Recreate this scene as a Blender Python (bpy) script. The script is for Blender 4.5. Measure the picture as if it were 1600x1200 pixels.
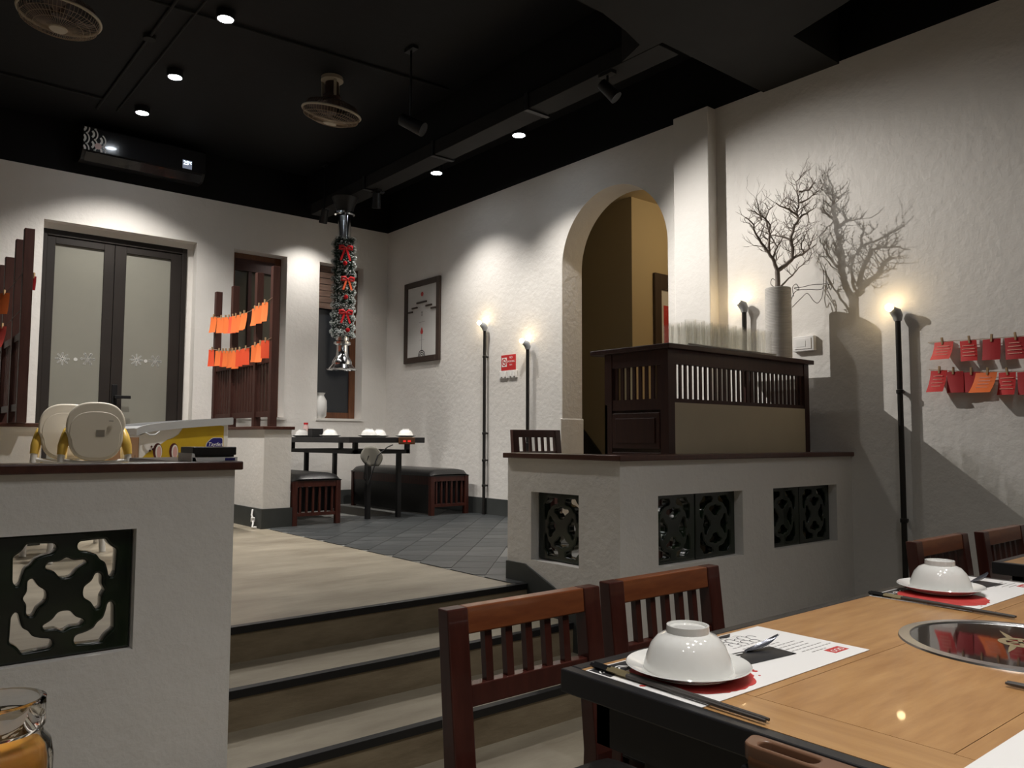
import bpy, math, random
from mathutils import Vector, Matrix
random.seed(7)
PI = math.pi
SC = bpy.context.scene
COL = SC.collection
for _o in list(bpy.data.objects):
    bpy.data.objects.remove(_o, do_unlink=True)

# ------------------------------------------------------------------ camera, world, exposure
EYE = 1.17
cam_d = bpy.data.cameras.new('camera')
cam = bpy.data.objects.new('camera', cam_d)
COL.objects.link(cam)
cam_d.sensor_fit = 'HORIZONTAL'
cam_d.sensor_width = 36.0
cam_d.lens = 1238.44 / 1600 * 36.0
cam_d.clip_start = 0.02
YAW, PITCH, ROLL = math.radians(39.593), math.radians(3.990), math.radians(0.192)
cam.location = (0, 0, EYE)
cam.matrix_world = (Matrix.Translation((0, 0, EYE)) @ Matrix.Rotation(-YAW, 4, 'Z')
                    @ Matrix.Rotation(PI / 2 + PITCH, 4, 'X') @ Matrix.Rotation(ROLL, 4, 'Z'))
SC.camera = cam
w = bpy.data.worlds.new('night'); SC.world = w; w.use_nodes = True
w.node_tree.nodes['Background'].inputs[0].default_value = (0.35, 0.40, 0.5, 1)
w.node_tree.nodes['Background'].inputs[1].default_value = 0.02
SC.view_settings.view_transform = 'Standard'
SC.view_settings.look = 'None'
SC.view_settings.exposure = 0.6
SC.view_settings.gamma = 1.0
SC.view_settings.use_curve_mapping = False

WX, WY = 4.90, 8.31            # right wall plane, back wall plane
P = 0.42                       # raised floor level
WT, CZ = 3.67, 4.15            # top of the white paint, ceiling
TZ = 0.77                      # dining table height
YF = 2.53                      # front face of both parapets

COOL, WARM = (1.0, 0.95, 0.89), (1.0, 0.72, 0.38)
K_LEFT, K_RIGHT, K_NEAR, K_VASE, K_BACK, K_TRACK, K_BULB = 150, 100, 37, 205, 26, 12, 0.75

# ------------------------------------------------------------------ materials
MATS = {}
def mat(name, col, rough=0.5, metal=0.0, col2=None, nscale=4.0, stretch=(1, 1, 1), bump=0.0, bscale=30.0,
        emit=None, estr=0.0, trans=0.0, ior=1.45, coat=0.0, spec=0.5, detail=6.0, sss=0.0, contrast=(0.35, 0.65)):
    m = bpy.data.materials.new(name); m.use_nodes = True
    nt = m.node_tree; N = nt.nodes; L = nt.links
    b = N['Principled BSDF']
    b.inputs['Base Color'].default_value = (*col, 1)
    b.inputs['Roughness'].default_value = rough
    b.inputs['Metallic'].default_value = metal
    b.inputs['IOR'].default_value = ior
    b.inputs['Transmission Weight'].default_value = trans
    b.inputs['Coat Weight'].default_value = coat
    b.inputs['Specular IOR Level'].default_value = spec
    if sss:
        b.inputs['Subsurface Weight'].default_value = sss
        b.inputs['Subsurface Radius'].default_value = (0.02, 0.01, 0.005)
    if emit:
        b.inputs['Emission Color'].default_value = (*emit, 1)
        b.inputs['Emission Strength'].default_value = estr
    if col2 or bump:
        tc = N.new('ShaderNodeTexCoord'); mp = N.new('ShaderNodeMapping')
        mp.inputs['Scale'].default_value = stretch
        L.new(tc.outputs['Object'], mp.inputs['Vector'])
    if col2:
        nz = N.new('ShaderNodeTexNoise'); nz.inputs['Scale'].default_value = nscale
        nz.inputs['Detail'].default_value = detail; nz.inputs['Roughness'].default_value = 0.62
        L.new(mp.outputs['Vector'], nz.inputs['Vector'])
        mr = N.new('ShaderNodeMapRange'); mr.inputs['From Min'].default_value = contrast[0]; mr.inputs['From Max'].default_value = contrast[1]
        L.new(nz.outputs['Fac'], mr.inputs['Value'])
        mx = N.new('ShaderNodeMix'); mx.data_type = 'RGBA'
        mx.inputs['A'].default_value = (*col, 1); mx.inputs['B'].default_value = (*col2, 1)
        L.new(mr.outputs['Result'], mx.inputs['Factor'])
        L.new(mx.outputs['Result'], b.inputs['Base Color'])
    if bump:
        n2 = N.new('ShaderNodeTexNoise'); n2.inputs['Scale'].default_value = bscale; n2.inputs['Detail'].default_value = 8
        n2.inputs['Roughness'].default_value = 0.6
        L.new(mp.outputs['Vector'], n2.inputs['Vector'])
        bp = N.new('ShaderNodeBump'); bp.inputs['Strength'].default_value = bump; bp.inputs['Distance'].default_value = 0.02
        L.new(n2.outputs['Fac'], bp.inputs['Height'])
        L.new(bp.outputs['Normal'], b.inputs['Normal'])
    MATS[name] = m
    return m

mat('plaster', (0.81, 0.785, 0.745), 0.62, col2=(0.77, 0.745, 0.705), nscale=2.2, bump=0.28, bscale=18, spec=0.35)
mat('plaster_fine', (0.81, 0.785, 0.745), 0.55, col2=(0.77, 0.745, 0.705), nscale=2.0, bump=0.15, bscale=24, spec=0.35)
mat('black_paint', (0.0045, 0.0045, 0.005), 0.7, bump=0.1, bscale=8, spec=0.3)
mat('beam_paint', (0.016, 0.0155, 0.015), 0.7, col2=(0.012, 0.012, 0.012), nscale=3, spec=0.3)
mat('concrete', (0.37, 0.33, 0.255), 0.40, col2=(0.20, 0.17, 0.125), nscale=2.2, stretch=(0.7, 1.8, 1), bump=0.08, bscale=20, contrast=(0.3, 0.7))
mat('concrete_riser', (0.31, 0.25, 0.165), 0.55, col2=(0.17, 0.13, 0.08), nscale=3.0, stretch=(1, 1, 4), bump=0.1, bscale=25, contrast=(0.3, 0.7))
mat('slate', (0.050, 0.056, 0.058), 0.42, col2=(0.032, 0.036, 0.038), nscale=3.5, stretch=(0.6, 2.0, 1), bump=0.12, bscale=16)
mat('slate_pale', (0.075, 0.082, 0.084), 0.38, col2=(0.042, 0.046, 0.048), nscale=3.0, stretch=(0.6, 2.0, 1), bump=0.12, bscale=16)
mat('grout', (0.17, 0.17, 0.16), 0.8)
mat('skirting', (0.055, 0.060, 0.058), 0.55, col2=(0.042, 0.046, 0.044), nscale=5)
mat('cap_wood', (0.085, 0.026, 0.015), 0.32, col2=(0.055, 0.016, 0.010), nscale=6, stretch=(6, 1, 6), coat=0.2)
mat('dark_wood', (0.050, 0.016, 0.011), 0.42, col2=(0.034, 0.010, 0.008), nscale=5, stretch=(8, 8, 1))
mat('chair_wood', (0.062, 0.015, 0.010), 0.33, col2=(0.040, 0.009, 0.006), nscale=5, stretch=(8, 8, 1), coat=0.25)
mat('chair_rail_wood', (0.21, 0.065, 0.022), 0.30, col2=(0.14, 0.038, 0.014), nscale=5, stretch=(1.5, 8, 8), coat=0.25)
mat('bench_wood', (0.085, 0.022, 0.014), 0.4, col2=(0.05, 0.013, 0.009), nscale=5, stretch=(8, 8, 1))
mat('oak', (0.49, 0.27, 0.105), 0.38, col2=(0.34, 0.165, 0.056), nscale=3.2, stretch=(1.6, 11, 11), bump=0.03, bscale=20, coat=0.1, contrast=(0.3, 0.72))
mat('oak_cross', (0.50, 0.285, 0.115), 0.38, col2=(0.37, 0.19, 0.07), nscale=3.0, stretch=(14, 1.3, 14), bump=0.03, bscale=20, coat=0.1, contrast=(0.3, 0.72))
mat('black_lacquer', (0.016, 0.016, 0.018), 0.36, coat=0.1)
mat('black_metal', (0.009, 0.009, 0.010), 0.45)
mat('black_plastic', (0.012, 0.012, 0.013), 0.35)
mat('black_leather', (0.013, 0.013, 0.013), 0.33, bump=0.1, bscale=60)
mat('porcelain', (0.80, 0.80, 0.775), 0.09, coat=0.5)
mat('paper', (0.82, 0.81, 0.80), 0.7)
mat('print_red', (0.50, 0.030, 0.030), 0.6, col2=(0.58, 0.07, 0.06), nscale=30)
mat('print_black', (0.02, 0.02, 0.022), 0.6)
mat('print_grey', (0.32, 0.31, 0.30), 0.6)
mat('print_white', (0.85, 0.84, 0.82), 0.6)
mat('stick_grey', (0.075, 0.068, 0.064), 0.4)
mat('gold', (0.55, 0.46, 0.27), 0.35, metal=0.7)
mat('steel', (0.62, 0.62, 0.62), 0.28, metal=1.0)
mat('chrome', (0.72, 0.73, 0.74), 0.12, metal=1.0)
mat('hob_glass', (0.010, 0.010, 0.010), 0.04, coat=1.0, spec=0.9)
mat('clear_glass', (1, 1, 1), 0.0, trans=1.0, ior=1.45)
mat('glass_thin', (1.0, 1.0, 0.98), 0.0, trans=1.0, ior=1.25)
def thin_glass(name, tint, ior=1.45):
    m = bpy.data.materials.new(name); m.use_nodes = True; nt = m.node_tree; nt.nodes.clear()
    o = nt.nodes.new('ShaderNodeOutputMaterial'); mx = nt.nodes.new('ShaderNodeMixShader'); t = nt.nodes.new('ShaderNodeBsdfTransparent'); g = nt.nodes.new('ShaderNodeBsdfGlossy'); fr = nt.nodes.new('ShaderNodeFresnel')
    t.inputs['Color'].default_value = (*tint, 1); g.inputs['Roughness'].default_value = 0.10; fr.inputs['IOR'].default_value = ior
    d = nt.nodes.new('ShaderNodeBsdfDiffuse'); d.inputs['Color'].default_value = (0.85, 0.82, 0.70, 1); m2 = nt.nodes.new('ShaderNodeMixShader'); m2.inputs[0].default_value = 0.055
    nt.links.new(t.outputs[0], m2.inputs[1]); nt.links.new(d.outputs[0], m2.inputs[2])
    lw = nt.nodes.new('ShaderNodeLayerWeight'); lw.inputs['Blend'].default_value = 0.35; mu = nt.nodes.new('ShaderNodeMath'); mu.operation = 'MULTIPLY_ADD'; mu.inputs[1].default_value = 0.07; mu.inputs[2].default_value = 0.0  # pale diffuse toward the edges paints in the brightness of thick glass
    nt.links.new(lw.outputs['Facing'], mu.inputs[0]); nt.links.new(mu.outputs[0], m2.inputs[0])
    mx.inputs[0].default_value = 0.07; nt.links.new(m2.outputs[0], mx.inputs[1]); nt.links.new(g.outputs[0], mx.inputs[2]); nt.links.new(mx.outputs[0], o.inputs[0])
    MATS[name] = m
thin_glass('tumbler_glass', (0.992, 0.992, 0.985), 1.12)
SC.cycles.transparent_max_bounces = 40
mat('wax', (0.62, 0.26, 0.03), 0.45, sss=0.2, col2=(0.75, 0.36, 0.05), nscale=12)
mat('vase_clay', (0.56, 0.54, 0.51), 0.7, col2=(0.48, 0.46, 0.43), nscale=5, stretch=(1, 1, 10))
mat('twig', (0.20, 0.165, 0.14), 0.75, col2=(0.31, 0.27, 0.235), nscale=14)
mat('wire_dark', (0.05, 0.035, 0.025), 0.5)
mat('cream_panel', (0.56, 0.49, 0.35), 0.55, col2=(0.52, 0.45, 0.32), nscale=2)
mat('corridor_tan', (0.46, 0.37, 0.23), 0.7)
mat('corridor_shaded', (0.30, 0.25, 0.16), 0.75)  # darker copy of the corridor paint, its shade put into the colour
mat('tile_glaze', (0.006, 0.011, 0.007), 0.22, col2=(0.013, 0.026, 0.010), nscale=7, coat=0.4, contrast=(0.45, 0.7))
mat('alu_brown', (0.020, 0.016, 0.014), 0.45, col2=(0.025, 0.020, 0.017), nscale=2)
mat('frosted_pane', (0.27, 0.265, 0.225), 0.22, col2=(0.25, 0.245, 0.21), nscale=1.2, spec=0.6)
mat('frost_sticker', (0.60, 0.60, 0.57), 0.6)
mat('night_pane', (0.022, 0.026, 0.032), 0.08, spec=0.8)
mat('olive_pane', (0.07, 0.064, 0.048), 0.15, spec=0.6)
mat('window_wood', (0.16, 0.062, 0.026), 0.4, col2=(0.10, 0.036, 0.016), nscale=5, stretch=(8, 8, 1))
mat('blind_wood', (0.20, 0.13, 0.10), 0.5, col2=(0.12, 0.075, 0.055), nscale=6, stretch=(1, 8, 8))
mat('screen_wood', (0.062, 0.022, 0.016), 0.45, col2=(0.042, 0.014, 0.010), nscale=5, stretch=(8, 8, 1))
mat('note_red', (0.62, 0.030, 0.030), 0.6)
mat('note_deep', (0.42, 0.018, 0.022), 0.6)
mat('note_coral', (0.78, 0.10, 0.085), 0.6)
mat('note_orange', (0.88, 0.19, 0.045), 0.6)
mat('note_scarlet', (0.82, 0.09, 0.03), 0.6)
mat('pin_wood', (0.42, 0.28, 0.15), 0.6)
mat('twine', (0.42, 0.33, 0.22), 0.8)
mat('ink_pale', (0.90, 0.45, 0.36), 0.6)
mat('fz_yellow', (0.56, 0.38, 0.025), 0.35, col2=(0.48, 0.31, 0.02), nscale=2)
mat('fz_orange', (0.46, 0.20, 0.03), 0.4)
mat('fz_white', (0.72, 0.70, 0.67), 0.4)
mat('fz_lid', (0.44, 0.45, 0.46), 0.32)
mat('fz_brown', (0.075, 0.012, 0.010), 0.5)
mat('fz_pink', (0.62, 0.36, 0.33), 0.5)
mat('fz_blue', (0.020, 0.018, 0.16), 0.4)
mat('cream_plastic', (0.79, 0.73, 0.62), 0.42)
mat('white_plastic', (0.80, 0.79, 0.77), 0.35)
mat('yellow_plastic', (0.76, 0.50, 0.09), 0.4)
mat('label_grey', (0.42, 0.40, 0.37), 0.6)
mat('brown_plastic', (0.17, 0.088, 0.052), 0.30)
mat('brown_plastic_dark', (0.10, 0.045, 0.022), 0.25)
mat('fan_cream', (0.42, 0.36, 0.27), 0.5)
mat('fan_wire', (0.30, 0.22, 0.15), 0.45)
mat('fan_brown', (0.06, 0.034, 0.024), 0.5)
mat('ac_gloss', (0.018, 0.018, 0.020), 0.16, coat=0.4)
mat('ac_body', (0.012, 0.012, 0.013), 0.45)
mat('needle_green', (0.018, 0.045, 0.030), 0.6)
mat('needle_frost', (0.52, 0.56, 0.54), 0.6)
mat('ribbon_red', (0.55, 0.018, 0.022), 0.35)
mat('ribbon_orange', (0.75, 0.12, 0.04), 0.4)
mat('bauble_red', (0.55, 0.015, 0.020), 0.10, metal=0.5)
mat('socket_grey', (0.36, 0.38, 0.40), 0.45)
mat('pole_metal', (0.040, 0.038, 0.036), 0.32, metal=0.6)
mat('bottle_pink', (0.75, 0.55, 0.53), 0.15)
mat('cap_red', (0.65, 0.02, 0.03), 0.35)
mat('sachet', (0.020, 0.020, 0.023), 0.38)
mat('spoon_metal', (0.22, 0.23, 0.27), 0.22, metal=0.8)
mat('sign_red', (0.55, 0.028, 0.030), 0.4)
mat('bag_grey', (0.21, 0.20, 0.17), 0.7)
mat('art_paper', (0.64, 0.63, 0.61), 0.6)
mat('picture_frame_wood', (0.050, 0.032, 0.024), 0.5)
mat('lamp_face', (1, 1, 1), 0.5, emit=(0.86, 0.93, 1.0), estr=30)
mat('spot_face', (1, 1, 1), 0.5, emit=(1.0, 0.97, 0.93), estr=14)
mat('bulb_glow', (1, 1, 1), 0.3, emit=(1.0, 0.74, 0.40), estr=K_BULB / (4 * PI * PI * 0.022 ** 2) )
mat('display_blue', (0.3, 0.35, 0.5), 0.4, emit=(0.55, 0.62, 0.80), estr=0.16)
mat('display_digits', (0.8, 0.9, 1.0), 0.4, emit=(0.75, 0.88, 1.0), estr=3.0)
mat('display_red', (0.5, 0.0, 0.0), 0.4, emit=(1.0, 0.05, 0.03), estr=0.35)

# ------------------------------------------------------------------ mesh helpers
class G:
    def __init__(s): s.v = []; s.f = []
    def add(s, vs, fs):
        o = len(s.v); s.v += [tuple(v) for v in vs]; s.f += [[i + o for i in f] for f in fs]; return s
    def box(s, x0, x1, y0, y1, z0, z1):
        return s.add([(x0, y0, z0), (x1, y0, z0), (x1, y1, z0), (x0, y1, z0), (x0, y0, z1), (x1, y0, z1), (x1, y1, z1), (x0, y1, z1)],
                     [(0, 3, 2, 1), (4, 5, 6, 7), (0, 1, 5, 4), (1, 2, 6, 5), (2, 3, 7, 6), (3, 0, 4, 7)])
    def obox(s, c, size, m=None):
        g = G().box(-size[0] / 2, size[0] / 2, -size[1] / 2, size[1] / 2, -size[2] / 2, size[2] / 2)
        m = m or Matrix.Identity(3)
        return s.add([Vector(c) + m @ Vector(v) for v in g.v], g.f)
    def bar(s, p, q, wx, wy):
        """square bar from p to q; wx wide along world X (or Y), wy deep"""
        p, q = Vector(p), Vector(q); d = (q - p).normalized()
        a = Vector((1, 0, 0)) if abs(d.x) < 0.8 else Vector((0, 1, 0))
        a = (a - d * a.dot(d)).normalized(); b = d.cross(a)
        vs = []
        for c in (p, q):
            for sa, sb in ((-1, -1), (1, -1), (1, 1), (-1, 1)):
                vs.append(c + a * sa * wx / 2 + b * sb * wy / 2)
        return s.add(vs, [(0, 3, 2, 1), (4, 5, 6, 7), (0, 1, 5, 4), (1, 2, 6, 5), (2, 3, 7, 6), (3, 0, 4, 7)])
    def tube(s, pts, r, n=8, caps=True):
        pts = [Vector(p) for p in pts]; k = len(pts)
        rs = r if isinstance(r, (list, tuple)) else [r] * k
        d0 = (pts[1] - pts[0]).normalized()
        a = Vector((0, 0, 1)) if abs(d0.z) < 0.9 else Vector((1, 0, 0))
        a = (a - d0 * a.dot(d0)).normalized()
        vs = []
        for i in range(k):
            d = (pts[min(i + 1, k - 1)] - pts[max(i - 1, 0)])
            if d.length < 1e-9: d = d0.copy()
            d.normalize()
            a = a - d * a.dot(d)
            a = a.normalized() if a.length > 1e-6 else d.orthogonal().normalized()
            b = d.cross(a)
            for j in range(n):
                t = 2 * PI * j / n
                vs.append(pts[i] + (a * math.cos(t) + b * math.sin(t)) * rs[i])
        fs = [(i * n + j, i * n + (j + 1) % n, (i + 1) * n + (j + 1) % n, (i + 1) * n + j) for i in range(k - 1) for j in range(n)]
        if caps:
            fs += [tuple(range(n - 1, -1, -1)), tuple((k - 1) * n + j for j in range(n))]
        return s.add(vs, fs)
    def cyl(s, p, q, r0, r1=None, n=16, caps=True):
        return s.tube([p, q], [r0, r0 if r1 is None else r1], n, caps)
    def lathe(s, prof, n=32, c=(0, 0, 0), closed=False):
        vs = []; fs = []; idx = []
        for r, z in prof:
            if r < 1e-6:
                idx.append([len(vs)] * n); vs.append((c[0], c[1], c[2] + z))
            else:
                idx.append(list(range(len(vs), len(vs) + n)))
                vs += [(c[0] + r * math.cos(2 * PI * j / n), c[1] + r * math.sin(2 * PI * j / n), c[2] + z) for j in range(n)]
        rng = list(range(len(prof) - 1))
        pairs = [(i, i + 1) for i in rng] + ([(len(prof) - 1, 0)] if closed else [])
        for i, k in pairs:
            for j in range(n):
                q = [idx[i][j], idx[i][(j + 1) % n], idx[k][(j + 1) % n], idx[k][j]]
                u = []
                for t in q:
                    if t not in u: u.append(t)
                if len(u) > 2: fs.append(u)
        return s.add(vs, fs)
    def sphere(s, c, r, n=16, m=10, sc=(1, 1, 1)):
        pr = [(r * math.sin(PI * i / m), -r * math.cos(PI * i / m)) for i in range(m + 1)]
        pr[0] = (0, -r); pr[-1] = (0, r)
        g = G().lathe(pr, n)
        return s.add([(c[0] + v[0] * sc[0], c[1] + v[1] * sc[1], c[2] + v[2] * sc[2]) for v in g.v], g.f)
    def prism(s, poly, ax, a, b):
        def P3(u, v, t): return {'x': (t, u, v), 'y': (u, t, v), 'z': (u, v, t)}[ax]
        n = len(poly)
        vs = [P3(u, v, a) for u, v in poly] + [P3(u, v, b) for u, v in poly]
        fs = [tuple(range(n - 1, -1, -1)), tuple(range(n, 2 * n))] + [(i, (i + 1) % n, n + (i + 1) % n, n + i) for i in range(n)]
        return s.add(vs, fs)
    def grid(s, fn, nu, nv):
        vs = [fn(i / nu, j / nv) for j in range(nv + 1) for i in range(nu + 1)]
        fs = [(j * (nu + 1) + i, j * (nu + 1) + i + 1, (j + 1) * (nu + 1) + i + 1, (j + 1) * (nu + 1) + i) for j in range(nv) for i in range(nu)]
        return s.add(vs, fs)
    def xf(s, m):
        s.v = [tuple(m @ Vector(v)) for v in s.v]; return s
    def build(s, name, m, parent=None, smooth=None, bevel=0.0, seg=2):
        me = bpy.data.meshes.new(name)
        me.from_pydata(s.v, [], s.f); me.update()
        import bmesh
        bm = bmesh.new(); bm.from_mesh(me); bmesh.ops.recalc_face_normals(bm, faces=bm.faces); bm.to_mesh(me); bm.free()
        return finish(me, name, m, parent, smooth, bevel, seg)

def finish(me, name, m, parent=None, smooth=None, bevel=0.0, seg=2):
    me.materials.append(MATS[m])
    if smooth:
        me.shade_smooth()
        me.set_sharp_from_angle(angle=math.radians(smooth))
    o = bpy.data.objects.new(name, me); COL.objects.link(o)
    if parent: o.parent = parent
    if bevel:
        b = o.modifiers.new('bevel', 'BEVEL'); b.width = bevel; b.segments = seg; b.limit_method = 'ANGLE'
    return o

def rounded(poly, r, n=4):
    """round the corners of a polygon"""
    out = []; k = len(poly)
    for i in range(k):
        p0, p1, p2 = Vector(poly[i - 1]), Vector(poly[i]), Vector(poly[(i + 1) % k])
        rr = min(r, (p0 - p1).length * 0.48, (p2 - p1).length * 0.48)
        a = p1 + (p0 - p1).normalized() * rr; b = p1 + (p2 - p1).normalized() * rr
        for j in range(n + 1):
            t = j / n
            q = a * (1 - t) ** 2 + p1 * 2 * t * (1 - t) + b * t * t
            out.append((q.x, q.y))
    return out

def curve_mesh(loops, depth, bevel=0.0, bres=1):
    """flat shape in XY (even-odd holes), extruded +-depth/2 in Z, returned as mesh"""
    cu = bpy.data.curves.new('tmp', 'CURVE'); cu.dimensions = '2D'; cu.fill_mode = 'BOTH'
    cu.extrude = depth / 2; cu.offset = -bevel; cu.bevel_depth = bevel; cu.bevel_resolution = bres
    for lp in loops:
        sp = cu.splines.new('POLY'); sp.points.add(len(lp) - 1); sp.use_cyclic_u = True
        for p, q in zip(sp.points, lp): p.co = (q[0], q[1], 0, 1)
    o = bpy.data.objects.new('tmp', cu); COL.objects.link(o)
    bpy.context.view_layer.update()
    me = bpy.data.meshes.new_from_object(o.evaluated_get(bpy.context.evaluated_depsgraph_get()))
    bpy.data.objects.remove(o, do_unlink=True); bpy.data.curves.remove(cu)
    me.materials.clear()
    return me

def text_mesh(txt, size, extrude=0.0004, align='CENTER', shear=0.0):
    cu = bpy.data.curves.new('tmp', 'FONT'); cu.body = txt; cu.size = size; cu.extrude = extrude
    cu.align_x = align; cu.align_y = 'CENTER'; cu.shear = shear; cu.resolution_u = 3
    o = bpy.data.objects.new('tmp', cu); COL.objects.link(o)
    bpy.context.view_layer.update()
    me = bpy.data.meshes.new_from_object(o.evaluated_get(bpy.context.evaluated_depsgraph_get()))
    bpy.data.objects.remove(o, do_unlink=True); bpy.data.curves.remove(cu)
    me.materials.clear()
    return me

FACE_MX = Matrix(((0, 0, -1, 0), (-1, 0, 0, 0), (0, 1, 0, 0), (0, 0, 0, 1)))   # XY sheet -> hangs on the right wall, facing -X
FACE_MY = Matrix(((1, 0, 0, 0), (0, 0, -1, 0), (0, 1, 0, 0), (0, 0, 0, 1)))    # XY sheet -> faces -Y

def props(o, label=None, cat=None, group=None, kind=None):
    if label: o['label'] = label
    if cat: o['category'] = cat
    if group: o['group'] = group
    if kind: o['kind'] = kind
    return o
def thing(name, label, cat, loc=(0, 0, 0), rz=0.0, group=None):
    o = bpy.data.objects.new(name, None); COL.objects.link(o)
    o.empty_display_size = 0.05
    o.location = loc; o.rotation_euler = (0, 0, rz)
    return props(o, label, cat, group)
def st(o, label=None): return props(o, label, kind='structure')
def copy_tree(o, parent=None):
    c = o.copy(); COL.objects.link(c); c.parent = parent
    for ch in o.children: copy_tree(ch, c)
    return c
def lamp(name, kind, loc, energy, col, parent=None, aim=None, size=0.05, cone=90, blend=0.5):
    d = bpy.data.lights.new(name, kind); d.energy = energy; d.color = col
    if kind in ('POINT', 'SPOT'): d.shadow_soft_size = size
    if kind == 'SPOT': d.spot_size = math.radians(cone); d.spot_blend = blend
    o = bpy.data.objects.new(name, d); COL.objects.link(o); o.location = loc
    if aim is not None:
        o.rotation_euler = (Vector(aim) - Vector(loc)).to_track_quat('-Z', 'Y').to_euler()
    if parent: o.parent = parent
    return o

# ------------------------------------------------------------------ floors and steps
st(G().box(-2.6, WX, -2.6, YF + 0.6, -0.12, 0.0).build('floor', 'concrete'), 'lower concrete floor')
fp = G()
fp.box(-2.6, WX + 0.02, 3.18, WY + 0.3, 0.0, P)
fp.box(2.80, WX + 0.02, YF + 0.05, 3.18, 0.0, P - 0.001)
fp.box(-2.6, 0.90, YF + 0.05, 3.18, 0.0, P - 0.001)
fp.box(WX + 0.02, 7.6, 3.0, 7.6, 0.2, P)
plat = st(fp.build('floor_platform', 'concrete'), 'raised concrete floor')

def clip(poly, x0, x1, y0, y1):
    for ax, v, sg in ((0, x0, 1), (0, x1, -1), (1, y0, 1), (1, y1, -1)):
        out = []
        for i in range(len(poly)):
            a, b = poly[i - 1], poly[i]
            ia, ib = sg * (a[ax] - v) >= 0, sg * (b[ax] - v) >= 0
            if ia != ib:
                t = (v - a[ax]) / (b[ax] - a[ax])
                out.append((a[0] + t * (b[0] - a[0]), a[1] + t * (b[1] - a[1])))
            if ib: out.append(b)
        poly = out
        if len(poly) < 3: return []
    return poly
TX0 = 2.67
G().box(TX0, WX, 3.19, WY, P, P + 0.0015).build('grout_bed', 'grout', plat)
S = 0.321; gp = 0.004
for iu in range(-30, 31):
    for iv in range(-2, 40):
        # u along (1,1)/sqrt2 lines: c = Y - X ; v: Y + X
        u0 = (0.79 / math.sqrt(2)) + iu * S * 0.707; v0 = 6.0 + iv * S * 0.707 - 0.1
        u1 = u0 + S * 0.707; v1 = v0 + S * 0.707
        g2 = gp / 2
        # spacing of the diagonal joints is 0.32 m in Y - X, i.e. 0.226 m tiles
        q = [((v - u) * 0.7071, (v + u) * 0.7071) for u, v in ((u0 + g2, v0 - 4 + g2), (u1 - g2, v0 - 4 + g2), (u1 - g2, v1 - 4 - g2), (u0 + g2, v1 - 4 - g2))]
        q = clip(q, TX0, WX - 0.02, 3.20, WY - 0.02)
        if len(q) < 3: continue
        ar = abs(sum(q[i - 1][0] * q[i][1] - q[i][0] * q[i - 1][1] for i in range(len(q)))) / 2
        if ar < 0.002: continue
        cx = sum(p_[0] for p_ in q) / len(q); cy = sum(p_[1] for p_ in q) / len(q)
        # hidden behind the parapet, the counter and under the far benches: left out
        if cy < 4.2 and cx > 3.25: continue
        if cy > 7.0: continue
        zt = P + 0.0050 + random.uniform(0, 0.0010)
        G().prism([(a - cx, b - cy) for a, b in q], 'z', 0, zt - P - 0.002).build('slate_tile', random.choice(['slate', 'slate', 'slate_pale']), plat).location = (cx, cy, P + 0.002)

steps = bpy.data.objects.new('floor_steps', None); COL.objects.link(steps); st(steps, 'concrete steps with black metal nosings')
SX0, SX1 = 0.945, 2.742
for y0, y1, z1 in ((2.837, 3.181, 0.28), (2.47, 2.837, 0.14)):
    G().box(SX0, SX1, y0, y1 + 0.02, 0.0, z1).build('step', 'concrete', steps)
for y0, z1 in ((3.18, P), (2.837, 0.28), (2.47, 0.14)):
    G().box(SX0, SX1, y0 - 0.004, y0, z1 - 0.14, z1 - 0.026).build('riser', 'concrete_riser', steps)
    G().box(SX0, SX1, y0 - 0.010, y0 + 0.026, z1 - 0.027, z1 + 0.003).build('nosing', 'black_metal', steps, bevel=0.002)

# ------------------------------------------------------------------ walls
def wall_boxes(name, boxes, m='plaster', label=None, bevel=0.0):
    g = G()
    for b in boxes: g.box(*b)
    return st(g.build(name, m, bevel=bevel), label)
BT = 0.24
DX0, DX1, OT = 1.255, 2.638, 3.19
W1 = (3.025, 3.62, 1.40); W2 = (4.01, 4.575, 1.40)
wall_boxes('wall_back', [(-2.6, DX0, WY, WY + BT, 0, WT), (DX1, W1[0], WY, WY + BT, 0, WT), (W1[1], W2[0], WY, WY + BT, 0, WT),
                         (W2[1], WX + 0.25, WY, WY + BT, 0, WT), (DX0, DX1, WY, WY + BT, OT, WT), (W1[0], W1[1], WY, WY + BT, OT, WT),
                         (W2[0], W2[1], WY, WY + BT, OT, WT), (W1[0], W1[1], WY, WY + BT, 0, W1[2]), (W2[0], W2[1], WY, WY + BT, 0, W2[2])], label='white plaster rear wall')
# right wall with the arch: drawn in (Y, Z), extruded along X
AY0, AY1, ASP = 3.99, 5.213, 2.73
AR = (AY1 - AY0) / 2; AC = (AY0 + AY1) / 2
arch = [(AY0, 0.0)] + [(AC - AR * math.cos(t), ASP + AR * math.sin(t)) for t in [PI * i / 40 for i in range(41)]] + [(AY1, 0.0)]
outl = [(-2.6, 0), (AY0, 0)] + arch[1:-1] + [(AY1, 0), (WY, 0), (WY, WT), (-2.6, WT)]
me = curve_mesh([outl], 0.25)
me.transform(Matrix(((0, 0, 1, WX + 0.125), (1, 0, 0, 0), (0, 1, 0, 0), (0, 0, 0, 1))))
wr = st(finish(me, 'wall_right', 'plaster', smooth=30), 'white plaster side wall with arched opening')
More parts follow.
